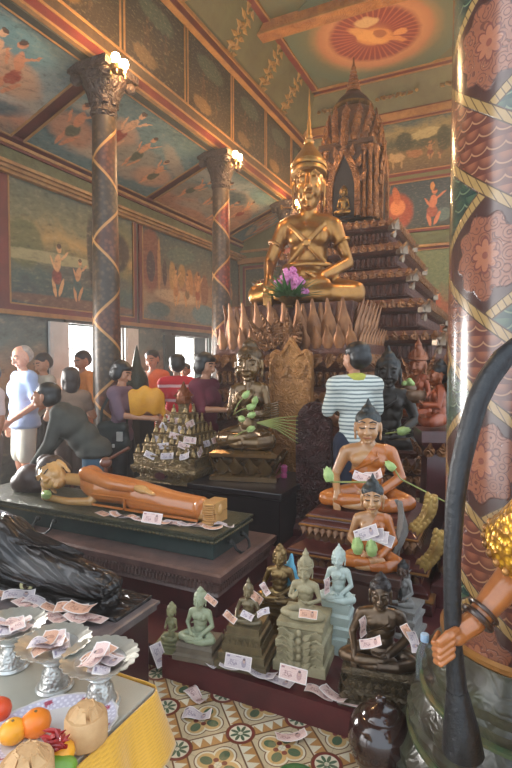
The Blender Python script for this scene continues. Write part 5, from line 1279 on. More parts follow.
# ------------------------------------------------------------------ big painted pillar at the right
PX,PY,PR=.10,2.10,.298
def pillar_mat():
    nb=NB('painted_pillar',.24,0,.4); o=nb.coord(); x,y,z=nb.sep(o)
    th=nb.m('ARCTAN2',y,x)-PILLAR_A
    a=nb.m('SUBTRACT',nb.m('FRACT',th*(1/(2*PI))+.5+20.0),.5)*1.872       # arc length in metres, 0 on the side of the entrance
    per,m_=.68,.7265
    dv=nb.m('FRACT',(z+a*m_-1.53)*(1/per)+20.0); av=nb.m('FRACT',(z-a*m_-1.53)*(1/per)+20.0)
    W=.38
    n=nb.noise(o,26,4,.65); n2=nb.noise(o,7,4,.6)
    # overlapping scales
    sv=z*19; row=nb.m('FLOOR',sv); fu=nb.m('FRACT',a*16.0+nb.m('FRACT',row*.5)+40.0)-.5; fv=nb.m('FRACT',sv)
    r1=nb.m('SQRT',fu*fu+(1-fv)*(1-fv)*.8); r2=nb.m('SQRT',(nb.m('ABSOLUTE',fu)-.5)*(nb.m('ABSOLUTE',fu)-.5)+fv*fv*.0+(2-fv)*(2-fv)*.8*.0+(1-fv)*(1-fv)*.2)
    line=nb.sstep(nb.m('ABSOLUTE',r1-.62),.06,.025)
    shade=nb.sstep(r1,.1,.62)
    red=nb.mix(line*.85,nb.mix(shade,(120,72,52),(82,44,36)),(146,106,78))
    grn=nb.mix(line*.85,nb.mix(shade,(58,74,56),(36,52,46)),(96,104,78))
    brown=nb.mix(n2,(54,33,29),(68,42,35))
    # floral medallion in the middle of each diamond
    mz=(dv+av)*.5; mz=nb.m('FRACT',mz+1.0)
    # diamond centre: both fractions at (1+W)/2
    u1=(dv-(1+W)*.5)*per; u2=(av-(1+W)*.5)*per
    my=(u1+u2)*.5; mx=(u1-u2)*(.5/m_)
    ang=nb.m('ARCTAN2',my,mx); rr=nb.m('SQRT',mx*mx*1.25+my*my)
    wob=nb.m('SINE',ang*9.0)*.012+(nb.noise(o,11,3)-.5)*.05
    med=nb.sstep(rr+wob,.136,.129)
    rings=nb.m('SINE',nb.voro(o,27)*24.0); lnm=nb.sstep(rings,.55,.85)
    pet=nb.m('ABSOLUTE',nb.m('COSINE',ang*4.0)); flower=nb.sstep(rr-pet*.022,.036,.032)
    mc=nb.mix(n,(130,80,58),(110,64,47)); mc=nb.mix(lnm*.75,mc,(74,40,32))
    mc=nb.mix(flower,mc,(138,86,62)); mc=nb.mix(nb.sstep(nb.m('ABSOLUTE',rr-pet*.022-.036),.006,.003),mc,(96,52,42)); mc=nb.mix(nb.sstep(rr,.014,.010),mc,(110,60,46))
    col=nb.mix(med,brown,mc)
    col=nb.mix(nb.sstep(nb.m('ABSOLUTE',rr+wob-.133),.006,.003)*.7,col,(60,34,30))
    inA=nb.m('LESS_THAN',av,W); inD=nb.m('LESS_THAN',dv,W)
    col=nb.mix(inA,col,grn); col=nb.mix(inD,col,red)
    def edge(f):
        e=nb.m('MINIMUM',nb.m('ABSOLUTE',f-W),nb.m('MINIMUM',f,1-f)); return e*per
    tick=nb.sstep(nb.m('FRACT',a*38.0+z*22.0),.10,.2)
    gold=nb.mix(tick,(78,58,36),(138,110,68))
    bump=None
    for f,hide in ((av,inD),(dv,None)):
        e=edge(f); b=nb.sstep(e,.020,.018); k=nb.sstep(nb.m('ABSOLUTE',e-.021),.004,.002)
        if hide is not None: b=b*(1-hide); k=k*(1-hide)
        col=nb.mix(b,col,gold); col=nb.mix(k,col,(64,44,32)); bump=b if bump is None else nb.m('MAXIMUM',bump,b)
    nb.color(nb.mix(nb.sstep(n,.55,.8)*.3,col,(80,60,48)))
    nb.bump(med*.6-med*lnm*.6+bump*.7,.5,.005)
    return nb.mat
PILLAR_A=math.atan2(-PY,-PX)-math.radians(31)
t=thing('painted_pillar','massive round pillar painted with diamonds, scales and peach medallions at the right','pillar',(PX,PY,0))
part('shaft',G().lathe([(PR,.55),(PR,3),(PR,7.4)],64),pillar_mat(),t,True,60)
PBASE=mat('green_brown_carved_base',(70,72,54),(48,38,32),.32,.1,sc=9,bump=.12,bsc=30,kind='scroll',bd=.008,coat=.25,c3=(120,92,70))
def ring_base(z0,r,h):
    return [(r*.93,z0),(r*.97,z0+h*.12),(r,z0+h*.3),(r,z0+h*.42),(r*.96,z0+h*.5),(r*.97,z0+h*.72),(r*.9,z0+h*.86),(r*.86,z0+h)]
pb=part('base',G().lathe([(.49,0),(.49,.06)]+ring_base(.06,.475,.18)+ring_base(.24,.425,.17)+ring_base(.41,.372,.16)+[(.325,.57),(.31,.60),(.302,.63)],192,None,1,1,lambda a,z:1+.022*(abs(math.sin(a*13))**.7-.6)*(1 if (.10<z<.20 or .27<z<.38 or .44<z<.54) else 0)),PBASE,t,True,40)
for z0,r in((.255,.43),(.425,.383),(.09,.48),(.225,.415)):
    part('rim_moulding',G().lathe([(r-.01,z0-.012),(r,z0-.006),(r,z0+.006),(r-.01,z0+.012)],64),mat('green_gilt_rim',(64,92,64),(96,84,56),.35,.2,sc=12),pb,True)
pb2=part('gilt_edge_bead',G().lathe([(PR+.002,.63),(PR+.012,.64),(PR+.012,.655),(PR+.002,.665)],64),mat('gilt_edge',(0,0,0)),t,True)
# ------------------------------------------------------------------ guardian statue just past the right edge, and its staff
GSK=mat('varnished_wood_skin',(178,112,62),(146,84,44),.3,sc=5,coat=.5)
hd_=at_d(447,639,1.47); wr=at_d(474,622,1.47); el=at_d(531,556,1.52); sh=V((0,0,0))
SX,SY=at_d(650,400,1.2).x,at_d(650,400,1.2).y
t=thing('guardian_statue','varnished wooden guardian statue gripping a dark staff, only its arm in view','statue',(0,0,0))
tp=V((SX,SY,0)); sh=tp+V((-.13,.08,1.36))
lf=[( 't',[sh,el,wr],[.062,.056,.034]),('t',[tp+V((0,0,.95)),tp+V((0,0,1.35))],[.13,.15]),('t',[sh,tp+V((.02,.0,1.40)),tp+V((.18,.06,1.36))],[.06,.07,.065]),('t',[tp+V((.18,.06,1.36)),tp+V((.24,.1,1.1)),tp+V((.22,.0,.9))],[.055,.048,.034]),
    ('t',[tp+V((0,0,1.4)),tp+V((0,0,1.55))],[.05,.05]),('e',tuple(tp+V((0,0,1.64))),(.085,.1,.12))]
for s_ in(-1,1): lf.append(('t',[tp+V((s_*.08,.03,.95)),tp+V((s_*.09,.0,.5)),tp+V((s_*.09,.03,.06))],[.095,.065,.045])); lf.append(('t',[tp+V((s_*.09,.03,.04)),tp+V((s_*.09,-.14,.03))],[.04,.03]))
# fist closed round the staff
side=(wr-hd_).normalized(); upv=V((0,0,1)); toward=(V((0,0,EYE))-hd_); toward.z=0; toward.normalize()
hp=[('e',tuple(hd_+side*.030+toward*.012),(.032,.028,.028),(0,0,YAW)),('t',[wr,hd_+side*.04],[.033,.032])]
for k in range(4):
    zc=upv*(.026-.0195*k); f0=hd_+side*.020+toward*.048+zc; f1=hd_-side*(.026-.003*abs(k-1.2))+toward*.050+zc-upv*.003; f2=hd_-side*(.046-.003*k)+toward*.012+zc-upv*.006; f3=hd_-side*.030-toward*.030+zc-upv*.006
    hp.append(('t',[f0,f1,f2,f3],[.0092,.0090,.0086,.0078]))
hp.append(('t',[hd_+side*.03+upv*.024+toward*.03,hd_+side*.0+upv*.036+toward*.046,hd_-side*.025+upv*.032+toward*.05],[.012,.0105,.009]))
put('body',joined([fuse(lf,.014,4),fuse(hp,.0032,1)],'body'),GSK,t)
def torus(c,ax,R_,r_,m,name,par):
    ax=V(ax).normalized(); x=ax.orthogonal().normalized(); y=ax.cross(x)
    return part(name,G().tube([c+(x*math.cos(2*PI*k/20)+y*math.sin(2*PI*k/20))*R_ for k in range(21)],r_,8),m,par,True)
torus(wr+(el-wr)*.06,el-wr,.041,.010,mat('dark_bangle',(60,38,28),(44,28,22),.3,coat=.3),'bangle',t); torus(wr+(el-wr)*.16,el-wr,.044,.006,mat('dark_bangle',(0,0,0)),'bangle',t)
SEQ=NB('gold_sequin_cloth',.3,.6); sv=SEQ.voro(SEQ.coord(),55); SEQ.color(SEQ.ramp(sv,[(.0,(232,184,70)),(.35,(216,160,44)),(.6,(150,102,30))])); SEQ.bump(sv,.8,.006)
a=at_d(494,500,1.46); b=at_d(497,545,1.47)
d1=at_d(503,488,1.50); d2=at_d(520,572,1.50)
rings=[]
g=G(); ctr=[V((sh.x,sh.y,1.36)),sh.lerp(el,.3),sh.lerp(el,.6),sh.lerp(el,.9),sh.lerp(el,.97)]
g.tube(ctr,[.075,.095,.115,.14,.135],28)
c_=part('sequin_sleeve',g,SEQ.mat,t,True)
g=G(); ax=(ctr[3]-ctr[2]).normalized(); x=ax.orthogonal().normalized(); y=ax.cross(x)
for k in range(26):
    q=2*PI*k/26; g.ell(ctr[3]+ax*.012+(x*math.cos(q)+y*math.sin(q))*.139,(.011,.011,.013),None,8,6)
part('gold_trim',g,mat('gilt_edge',(0,0,0)),c_,True)
part('sequin_skirt',G().lathe([(.24,.42),(.21,.7),(.165,.98)],30,T3(*tp),1,1,lambda a,z:1+.05*math.sin(a*9)),SEQ.mat,t,True)
STAFF=mat('black_weathered_staff',(34,34,36),(20,20,24),.42,.1,sc=22,bump=.8,bsc=70,c3=(62,66,70))
pts=[(548,328),(524,342),(503,358),(488,379),(477,402),(468,434),(460,467),(455,503),(452,560),(453,640),(457,690),(461,725),(463,752)]
dd=1.47; rad=[.030,.031,.031,.031,.030,.029,.028,.027,.024,.024,.028,.045,.054]
pp=[at_d(x,y,dd) for x,y in pts]
t=thing('curved_staff','black weathered staff with curved top and flared foot before the pillar','staff',(0,0,0))
part('shaft',G().tube(pp,rad,14),STAFF,t,True); part('flared_foot',G().tube([pp[-3],pp[-2],pp[-1],pp[-1]-V((0,0,.008))],[.030,.048,.058,.05],16),STAFF,t,True,50)
# ------------------------------------------------------------------ pyramid of tiny figures
c0=at_z(195,488,.50); ph=.36
pcx,pcy=c0.x-ph,c0.y+ph
ANT=mat('antique_gold_base',(150,124,80),(100,78,52),.38,.55,sc=10,bump=.6,bsc=45,kind='scroll',bd=.008)
t=thing('tiered_shrine','antique gold stepped shrine base crowded with tiny seated figures and notes','shrine',(pcx,pcy,0))
part('table',G().rect(ph,ph,[(-.04,0),(-.04,.44),(.0,.45),(.0,.50)]),BLACKW,t)
p=part('base',G().rect(ph,ph,[(-.0,.50),(.0,.515),(-.05,.53),(-.05,.58),(.0,.60),(.015,.62),(.015,.65),(-.01,.665)]),ANT,t,bevel=.004)
part('plaque',G().prism([(.06*math.cos(a),.575+.035*math.sin(a)) for a in [i*PI/8 for i in range(16)]],-ph-.01,-ph+.04,T3(-.02,-.01,0)),mat('red_plaque',(90,40,42),(70,30,34),.4),t)
g=G(); petal_ring(g,ph-.0,ph-.0,.585,.055,.05,.4); petal_ring(g,ph,ph,.645,.03,.035,.6,False); part('petal_row',g,ANT,p,True)
tiers=[]; z=.665; h_=ph-.012
for k in range(6):
    part('step',G().rect(h_,h_,[(0,z),(0,z+.075),(.006,z+.08),(.006,z+.095)]),ANT,t); tiers.append((h_,z+.095)); z+=.095; h_-=.062
sh_=part('top_shrine',G().rect(.055,.055,[(0,z),(.01,z+.01),(0,z+.02),(0,z+.07),(.02,z+.075),(.0,z+.1),(-.015,z+.12),(-.02,z+.14),(-.035,z+.16),(-.05,z+.22)]),RG,t)
g=G()
for k in range(4): g.leaf(T3(0,0,z+.04)@R3(0,0,k*PI/2)@T3(0,-.06,0),.05,.1,.015)
part('gable',g,RG,sh_,True)
FM=joined([fuse([('e',(0,0,.018),(.026,.02,.018)),('e',(.02,-.008,.012),(.012,.012,.009)),('e',(-.02,-.008,.012),(.012,.012,.009)),('t',[(0,0,.02),(0,.0,.045)],[.018,.019]),('t',[(-.018,0,.046),(-.022,-.004,.028),(-.006,-.016,.02)],[.007,.006,.005]),('t',[(.018,0,.046),(.022,-.004,.028),(.006,-.016,.02)],[.007,.006,.005]),('t',[(0,0,.055),(0,0,.06)],[.008,.008]),('e',(0,-.001,.073),(.0125,.0135,.0155)),('t',[(0,0,.085),(0,0,.095)],[.008,.002])],.0035,2)],'tiny_figure')
FM.materials.append(mat('bright_antique_gold',(160,132,84),(120,94,60),.4,.5,sc=30))
words=['lowest step','second step up','third step up','fourth step up','fifth step up']
for k,(hk,zk) in enumerate(tiers[:5]):
    e=hk-.03; n=max(2,round(2*e/.068))
    for i in range(n):
        q=-e+2*e*i/(n-1)
        for (x,y,rz,sd) in ((q,-e,0,'front'),(e,q,PI/2,'right')):
            if sd=='right' and i==0: continue
            o=bpy.data.objects.new('tiny_figure',FM); C.objects.link(o); o.location=(pcx+x,pcy+y,zk); o.rotation_euler=(0,0,rz)
            tag(o,'tiny gold seated figure, %s side, %s of stepped shrine'%(sd,words[k]),'figurine','tiny figures on the %s side, %s'%(sd,words[k]))
# ------------------------------------------------------------------ bank notes
def note_mat(name,c1,c2,ink):
    nb=NB(name,.65); u,v,_=nb.sep(nb.coord('UV')); p=nb.comb(u*2.2,v,0.0)
    n=nb.noise(p,7,4,.6)
    col=nb.mix(n,c1,c2)
    fine=nb.m('SINE',(v+nb.noise(p,2.5,2)*.35)*75.0); col=nb.mix(nb.sstep(fine,.2,.9)*.25,col,ink)
    edge=nb.m('MINIMUM',nb.m('MINIMUM',u*2.2,(1-u)*2.2),nb.m('MINIMUM',v,1-v))
    # portrait at the right, building at the left, number blocks
    col=nb.mix(nb.ell(u,v,.72,.48,.09,.30,0,.2)*.55,col,ink); col=nb.mix(nb.ell(u,v,.72,.62,.05,.15,0,.2)*.7,col,(196,160,140)); col=nb.mix(nb.ell(u,v,.72,.75,.05,.09,0,.2)*.8,col,(70,50,60))
    b=nb.sstep(nb.m('ABSOLUTE',u-.3),.17,.16)*nb.sstep(nb.m('ABSOLUTE',v-.42),.2,.19); col=nb.mix(b*nb.sstep(n,.4,.6)*.7,col,ink)
    d=nb.sstep(nb.m('ABSOLUTE',u-.12),.06,.055)*nb.sstep(nb.m('ABSOLUTE',v-.82),.07,.06); col=nb.mix(d*.8,col,ink)
    d=nb.sstep(nb.m('ABSOLUTE',u-.5),.1,.095)*nb.sstep(nb.m('ABSOLUTE',v-.86),.03,.025); col=nb.mix(d*.7,col,ink)
    col=nb.mix(nb.sstep(edge,.075,.06),col,(226,214,208)); nb.color(col); return nb.mat
NM=[note_mat('pink_banknote',(230,204,194),(214,178,168),(140,84,92)),note_mat('pale_banknote',(214,200,198),(190,176,180),(112,96,118)),note_mat('orange_banknote',(224,180,152),(204,150,124),(146,92,74))]
NW,NH=.135,.062
def note_mesh(kind,mi):
    def f(u,v):
        x=(u-.5)*NW; y=(v-.5)*NH; z=0
        if kind==1: z=.010*math.sin(u*PI*1.6+.4)
        if kind==2: z=.018*(u-.5)**2*4+.004*math.sin(v*5)
        if kind==3: z=.012*math.sin(u*7)*(.4+v)
        if kind==4: z=-abs(u-.5)*.05+.006*math.sin(v*6)
        return V((x,y,z))
    me=G().grid(f,14,5).mesh('banknote',True); me.materials.append(NM[mi]); return me
_nm={}
def note(loc,rot,label,group=None,kind=1,mi=None,s=1.0):
    mi=random.randrange(3) if mi is None else mi
    if (kind,mi) not in _nm: _nm[(kind,mi)]=note_mesh(kind,mi)
    o=bpy.data.objects.new('banknote',_nm[(kind,mi)]); C.objects.link(o); o.location=loc; o.rotation_euler=rot; o.scale=(s,s,s)
    return tag(o,label,'banknote',group)
R_=random.Random(12); U=R_.uniform
# on the tiled floor
for k,(x,y,a,lab) in enumerate(((196,695,-.35,'crumpled banknote on the floor tiles nearest the dark cabinet'),(197,714,.35,'creased banknote on the floor tiles just below another note'),(291,737,.6,'lone banknote on the floor tiles near the brown jar'))):
    note(at_z(x,y,.014),(U(-.08,.08),U(-.08,.08),a),lab,None,3 if k<2 else 2,k%2)
# lying along the edge of the step
for k,(x,y,a) in enumerate(((192,657,.1),(207,661,-.25),(262,676,.05),(278,683,-.1),(318,695,.1),(334,697,-.3),(352,704,.12),(392,716,-.1),(229,672,.2))):
    q=at_z(x,y,.137); note((q.x,max(q.y,2.185),.135+.002*(k%3)),(U(-.06,.06),U(-.06,.06),a),'banknote lying flat along the edge of the dark red step','notes flat on the step edge',k%3,None)
def up_note(x,y,d,lab,yaw=0,lean=1.25,kind=1,mi=0,group=None,roll=0,s=1.0):
    return note(at_d(x,y,d),(lean,roll,yaw),lab,group,kind,mi,s)
q=at_z(238,662,.155); up_note(238,662,2.43,'banknote leaning against the dull crowned statue\'s stepped base',.1,1.2,0,1)
up_note(293,674,2.32,'banknote leaning against the tan crowned statue\'s block base',.0,1.2,0,0)
up_note(159,655,2.68,'banknote hanging on edge at the left end of the step',.5,1.3,1,1,roll=1.25)
for x,y,d,lab,yaw,lean,roll,k in ((230,617,2.40,'open folded note on the dull crowned statue\'s left side',.4,1.0,.7,3),(248,616,2.38,'folded note across the dull crowned statue\'s lap',-.2,.9,.1,2),(262,612,2.42,'small note poking from the dull crowned statue\'s elbow',.2,.9,-.5,4),
  (308,614,2.36,'pinkish note laid across the tan crowned statue\'s lap',.05,.9,-.1,1),(265,589,2.62,'folded notes tucked at the gilt bronze statue\'s arm',.3,1.1,1.0,3),(256,597,2.62,'dark folded note below the gilt bronze statue\'s arm',.4,1.1,.7,4),
  (363,627,2.08,'dark pink note standing upright at the dark bronze statue\'s right arm',.9,1.35,1.35,1),(371,643,2.02,'note lying open on the dark bronze statue\'s lap',.2,.7,-.35,2),(409,634,2.25,'pink note sticking up behind the dark bronze statue\'s shoulder',-.3,1.3,.9,1),(414,641,2.22,'second note fanned behind the dark bronze statue',-.4,1.3,1.2,2),(327,586,2.62,'dark note standing beside the white statue\'s arm',.9,1.4,1.4,1),(211,600,2.52,'small pale note tucked behind the pale green statue\'s shoulder',.2,1.3,.6,0)):
    up_note(x,y,d,lab,yaw,lean,k,None,None,roll,.5 if 'small' in lab or 'tucked' in lab or 'dull' in lab else .64)
q=at_d(403,585,2.55)
# the fan held by the smaller orange statue, and the larger one's lap
for k in range(4): note(at_d(366+k*5,533+k*1.5,2.70),(1.15,-.45+.24*k,.0),'pale banknote in the fan held by the smaller orange statue','fan of notes on the smaller orange statue',k%3,1)
note(at_d(364,478,3.2),(.9,.2,.1),'pink note lying on the larger orange statue\'s lap',None,2,0); note(at_d(372,476,3.21),(.95,-.4,.0),'dark pink note beside another on the larger orange statue\'s lap',None,3,0)
for x,y,lab in ((358,547,'pale green fruit on the smaller orange statue\'s lap, left of the pair'),(372,549,'pale green fruit on the smaller orange statue\'s lap, right of the pair')):
    a=at_d(x,y,2.70); lotus(lab,a-V((0,0,.03)),(.3,0,0),.95)
lotus('pale lotus bud on the larger orange statue\'s right knee',at_d(330,482,3.22),(-.2,-.3,0),1.0,None,[(.1,0,-.02),(.3,.02,-.06)])
lotus('long stemmed lotus bud lying across the larger orange statue\'s legs',at_d(395,470,3.2),(0,-.9,0),.8,None,[(-.02,0,-.06),(.06,.0,-.35)])
# row on the green chest
for k in range(15):
    x=98+k*8.2; y=516+k*.85+U(-2,2); q=at_z(x,y,.575); note((q.x,min(max(q.y,2.78),2.87),.567+.0018*(k%5)),(U(-.06,.06),U(-.06,.06),U(-.4,.4)),'banknote in the row lying in front of the reclining orange statue','notes before the reclining orange statue',k%3)
q=at_z(152,521,.59); up_note(152,518,2.98,'banknote standing on edge against the reclining orange robe',.05,1.15,0,0)
q=at_z(224,524,.575); note((-1.66,2.93,.572),(0,.05,.5),'banknote under the reclining orange statue\'s feet',None,1,1)
# on the low cabinet
for k,(x,y,a) in enumerate(((8,592,.2),(38,588,.75),(66,604,.4),(55,617,-.3),(96,598,.5),(80,621,-.1),(92,619,.1),(45,600,.3),(128,587,.1),(25,606,-.2))):
    q=at_z(x,y,.435); labs={1:'banknote propped beside the pale tape roll on the low cabinet',4:'banknote tilted up beside the black statue\'s feet on the low cabinet',8:'banknote at the back right corner of the low cabinet'}
    lift=.02 if k in labs else 0
    note((q.x,min(q.y,1.80),.430+.002*k+lift),(U(-.05,.05)+(.25 if k in labs else 0),U(-.06,.06),a),labs.get(k,'banknote lying scattered on the grey slab of the low cabinet'),None if k in labs else 'notes scattered on the low cabinet',k%3,None,1.15)
# in the silver dishes
for k,(c,w_,) in enumerate(zip(D,('the silver dish nearest the table corner','the middle silver dish','the silver dish at the left picture edge'))):
    for i in range(7):
        note((c.x+U(-.025,.025),c.y+U(-.022,.022),TZ+.115+.004*i),(U(-.25,.25),U(-.25,.25),U(0,PI)),'banknote lying in %s'%w_,'notes in %s'%w_,R_.choice([1,2,3]),None,.74)
# on the stepped shrine
for k,(x,y,lv) in enumerate(((150,455,0),(168,456,0),(186,456,0),(163,446,1),(184,446,1),(200,452,0),(160,440,2),(176,436,2),(190,440,1),(172,424,4),(180,421,4),(190,424,3),(205,444,0),(215,440,0),(166,427,3),(184,430,3),(224,446,0),(172,416,5),(186,416,5))):
    hk,zk=tiers[min(lv,5)]
    q=at_z(x,y,zk+.05)
    front_=V((max(min(q.x,pcx+hk+.01),pcx-hk),pcy-hk+.012,zk+.045)); r_=at_Y(x,y,pcy-hk-.0)
    if r_.x<=pcx+hk: loc=V((r_.x,pcy-hk-.004,r_.z)); yaw=U(-.25,.25)
    else: r2=at_X(x,y,pcx+hk+.006); loc=V((pcx+hk+.008,r2.y,r2.z)); yaw=PI/2+U(-.25,.25)
    note(loc,(1.3+U(-.2,.15),U(-.4,.4),yaw),'banknote tucked among the tiny figures of the stepped shrine','notes on the stepped shrine',R_.choice([0,1,2]),R_.choice([0,1]),.95)

# ------------------------------------------------------------------ people
def sk(n,a,b): return mat(n,a,b,.5,sc=4)
SKA=sk('fair_skin',(214,160,136),(200,142,118)); SKB=sk('brown_skin',(172,116,84),(152,98,70)); SKC=sk('light_brown_skin',(190,136,104),(172,118,88))
HBLK=mat('black_hair',(30,26,26),(20,18,18),.42,sc=20,bump=.4,bsc=90); HGRY=mat('grey_white_hair',(186,176,168),(140,130,122),.6,sc=20,bump=.4,bsc=90); HBRN=mat('dark_brown_person_hair',(58,42,36),(42,30,28),.5,sc=20,bump=.4,bsc=90)
def cloth(n,a,b=None,sc=4): return mat(n,a,b,.85,sc=sc,bump=.2,bsc=25,bd=.01)
def fc(th): return math.radians(25.9-th)
def stand(x,d,z=0): a=at_d(x,362,d); return (a.x,a.y,z)
person('person in light blue polo shirt and white shorts, grey hair, looking down to the left',stand(23,6.0),fc(45),1.84,SKA,HGRY,cloth('light_blue_polo',(168,188,224),(150,170,210)),cloth('white_shorts',(220,218,206),(200,198,186)),yaw=.25,nod=.35,hair='thin',sleeve=.85,leglen=.46,bulk=1.38,shoes=False,
       arms={'R':((-.165,.01,.645),(-.16,-.03,.50)),'L':((.165,.02,.64),(.09,-.12,.53))})
person('person in pale beige shirt and dark trousers behind the light blue polo shirt',stand(44,6.75),fc(48),1.76,SKC,HBRN,cloth('pale_beige_shirt',(196,188,172),(176,168,152)),cloth('dark_brown_trousers',(66,52,48),(52,42,40)),yaw=.25,nod=.45,sleeve=.8,arms={'R':((-.15,.0,.65),(-.08,-.14,.56)),'L':((.15,.0,.65),(.08,-.14,.56))})
person('person in pinkish white shirt cut off by the left picture edge',stand(-12,5.2),fc(40),1.66,SKB,HBLK,cloth('pinkish_white_shirt',(206,186,184),(186,166,166)),cloth('grey_skirt_cloth',(120,112,106),(100,94,90)),sleeve=.7)
person('person in dark olive jacket and jeans bending over the reclining statue',stand(93,4.75),fc(80),1.62,SKB,HBLK,cloth('dark_olive_jacket',(70,68,60),(54,52,48)),cloth('faded_jeans',(76,104,122),(60,86,106)),bend=.70,yaw=-.1,nod=-.1,hair='full',sleeve=1.85,bulk=1.45,
       arms={'R':((-.13,-.13,.70),(-.06,-.30,.66)),'L':((.13,-.13,.70),(.07,-.31,.66))})
person('person in beige top with dark reddish hair behind the dark olive jacket',stand(70,5.45),fc(150),1.60,SKC,HBRN,cloth('beige_top',(140,112,92),(112,88,74)),cloth('brown_skirt_cloth',(96,74,62),(80,62,54)),hair='long',female=True,arms={'R':((-.15,.0,.66),(-.09,-.13,.70)),'L':((.15,.0,.66),(.09,-.13,.72))})
person('person in orange wrap standing before the bright window',stand(83,7.0),fc(35),1.80,SKB,HBRN,None,None,nod=.4,robe=cloth('orange_wrap',(206,132,66),(184,108,48)),arms={'R':((-.15,.0,.66),(-.06,-.15,.66)),'L':((.15,.0,.66),(.06,-.15,.69))})
person('person in dusty purple top with short black hair facing right over notes',stand(121,5.5),fc(-78),1.66,SKC,HBLK,cloth('dusty_purple_top',(118,92,104),(98,76,90)),cloth('black_trousers',(44,40,44),(34,32,36)),yaw=-.1,nod=.45,hair='bob',female=True,sleeve=1.0,arms={'R':((-.12,-.05,.66),(-.06,-.23,.64)),'L':((.12,-.05,.66),(.06,-.24,.67))})
person('person in orange robe with shaved dark head behind the yellow cloth',stand(153,7.4),fc(28),1.82,SKB,HBLK,None,None,nod=.3,yaw=.25,robe=cloth('saffron_robe',(206,98,46),(180,78,34)),hair='short',arms={'R':((-.15,.0,.66),(-.06,-.15,.64)),'L':((.15,.0,.66),(.06,-.15,.64))})
def stripes(name,ca,cb,freq,duty):
    nb=NB(name,.85); x,y,z=nb.sep(nb.coord('Object')); s=nb.m('SINE',(z+(nb.noise(nb.coord('Object'),5,3)-.5)*.02)*freq)
    nb.color(nb.mix(nb.sstep(s,duty-.15,duty+.15),ca,cb)); nb.bump(nb.noise(nb.coord('Object'),14,3),.3,.02); return nb.mat
person('person in bright red shirt with white stripes seen from behind',stand(177,6.7),fc(160),1.73,SKC,HBLK,stripes('red_striped_shirt',(206,44,56),(236,196,196),34,.82),cloth('black_trousers',(0,0,0)),hair='full',sleeve=.9,nod=.2,bulk=1.1)
person('person far behind, small face between the red and maroon shirts',stand(185,8.4),fc(10),1.63,SKB,HBRN,None,None,robe=cloth('saffron_robe',(0,0,0)),nod=.1)
person('person in maroon shirt with curly black hair reaching toward the lotus buds',stand(205,5.54),fc(-62),1.75,SKC,HBLK,cloth('maroon_shirt',(120,44,60),(96,34,50)),cloth('black_trousers',(0,0,0)),hair='bob',yaw=-.1,nod=.3,female=True,bulk=1.12,sleeve=1.0,arms={'R':((-.13,-.06,.66),(-.05,-.2,.66)),'L':((.13,-.06,.66),(.04,-.21,.69))})
person('person in white and grey striped polo with yellow green collar seen from behind',stand(355,4.3,.12),fc(172),1.68,SKC,HBLK,stripes('striped_polo',(206,208,198),(120,130,128),190,.3),cloth('navy_trousers',(36,40,58),(28,32,48)),hair='full',yaw=.5,nod=.12,sleeve=.95,bulk=.98,collar=cloth('yellow_green_collar',(196,190,84),(176,170,70)),arms={'R':((-.13,-.03,.66),(-.07,-.13,.60)),'L':((.13,-.03,.66),(.07,-.13,.62))})
# shoulder bag, yellow cloth, bell-shaped reliquary
a=at_d(113,437,5.45)
BAG=mat('black_bag_cloth',(36,44,42),(26,30,30),.6,sc=5,bump=.2,bsc=30)
t=thing('shoulder_bag','black shoulder bag with silver buckle hanging at the purple top\'s side','bag',(a.x,a.y,a.z),fc(10))
put('bag_body',fuse([('t',[(-.11,0,.1),(.11,0,.1)],[.07,.07]),('t',[(-.12,0,-.08),(.12,0,-.08)],[.09,.09]),('e',(0,0,0),(.19,.08,.18))],.012,5,'bag'),BAG,t)
part('strap',G().tube([(-.14,0,.14),(-.12,.0,.3),(-.02,.02,.48),(.06,.05,.52),(.14,.06,.4),(.16,.0,.14)],.016,8,flat=.4),BAG,t,True); part('buckle',G().box(.08,.15,-.095,-.075,-.03,.07).box(.03,.06,-.095,-.08,-.1,-.06),SILVER,t,bevel=.006)
a=at_d(146,404,5.35)
g=G().grid(lambda u,v:((u-.5)*.36+.03*v,.012*math.sin(u*13+v*3)-.03*math.sin(v*PI)-.03*math.sin(u*PI),.12-.27*v+.06*math.sin(u*PI)+.015*math.sin(u*17)),26,18)
o=solo('yellow_cloth',g,mat('bright_saffron_yellow',(226,160,44),(202,132,30),.6,sc=4,bump=.2,bsc=30),'bright yellow folded cloth held in front of the purple top','cloth',a,fc(-10),None,True); k=o.modifiers.new('thick','SOLIDIFY'); k.thickness=.012
a=at_d(137,380,6.5)
t=thing('bell_reliquary','dark bell shaped reliquary with pointed tip behind the purple top','reliquary',(a.x,a.y,0))
part('stand',G().rect(.15,.15,[(.03,0),(.03,.1),(0,.13),(0,1.0),(.04,1.04),(.04,1.1)]),BLACKW,t); z0=1.1; zt=at_d(137,345,6.5).z
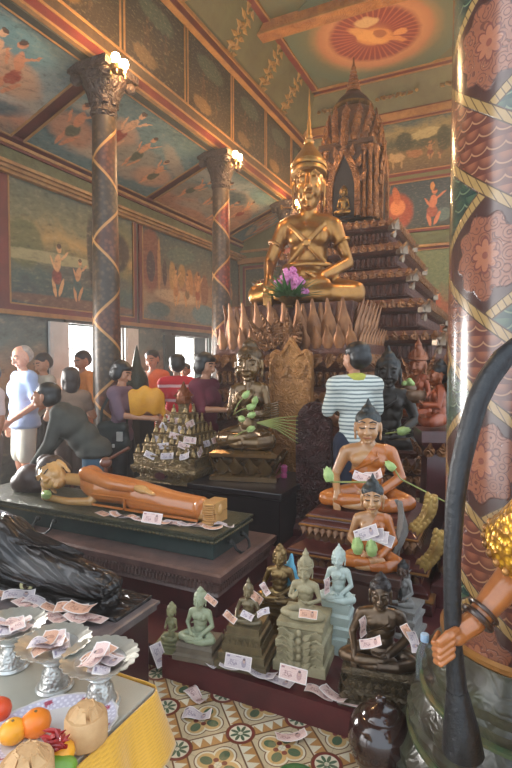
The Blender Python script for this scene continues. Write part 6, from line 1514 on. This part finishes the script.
part('bell',G().lathe([(.16,z0),(.17,z0+.04),(.15,z0+.08),(.155,z0+.2),(.14,z0+.34),(.10,z0+.44),(.06,z0+.5),(.05,z0+.56),(.03,z0+.66),(.012,zt-.03),(.003,zt)],28),mat('dark_green_bronze',(60,62,48),(44,44,36),.4,.5,sc=8,bump=.4,bsc=40,kind='scroll'),t,True,50)
# ------------------------------------------------------------------ daylight and render settings
w=bpy.data.worlds.new('world'); bpy.context.scene.world=w; w.use_nodes=True
nt=w.node_tree; bg=nt.nodes['Background']; tc=nt.nodes.new('ShaderNodeTexCoord'); sp=nt.nodes.new('ShaderNodeSeparateXYZ'); nt.links.new(tc.outputs['Generated'],sp.inputs[0])
rp=nt.nodes.new('ShaderNodeValToRGB'); mr=nt.nodes.new('ShaderNodeMapRange'); mr.inputs[1].default_value=-1; mr.inputs[2].default_value=1
nt.links.new(sp.outputs['X'],mr.inputs[0]); nt.links.new(mr.outputs[0],rp.inputs[0])
e=rp.color_ramp.elements; e[0].position=.0; e[0].color=(1,1,1,1); e[1].position=.35; e[1].color=(.20,.235,.27,1)
nt.links.new(rp.outputs[0],bg.inputs[0]); bg.inputs[1].default_value=SKY
sc=bpy.context.scene
sc.view_settings.view_transform='Standard'; sc.view_settings.look='None'; sc.view_settings.gamma=1; sc.view_settings.exposure=EXPO
sc.view_settings.use_curve_mapping=False
sc.cycles.use_denoising=True
sc.cycles.max_bounces=6; sc.cycles.sample_clamp_indirect=6

hz=bpy.data.materials.new('glow_haze'); hz.use_nodes=True; ht=hz.node_tree; ht.nodes.clear()  # added room-wide haze volume: lifts dark tones, glows round bulbs and windows
ho=ht.nodes.new('ShaderNodeOutputMaterial'); hv=ht.nodes.new('ShaderNodeVolumeScatter'); hv.inputs['Density'].default_value=HAZE; hv.inputs['Anisotropy'].default_value=.45; hv.inputs['Color'].default_value=(1,.98,.95,1)
ht.links.new(hv.outputs[0],ho.inputs['Volume'])
if HAZE>0:
    o=part('glow_haze',G().box(-5.79,3.0,-.6,10.99,.001,7.3),hz,None); o['kind']='structure'; o.display_type='WIRE'
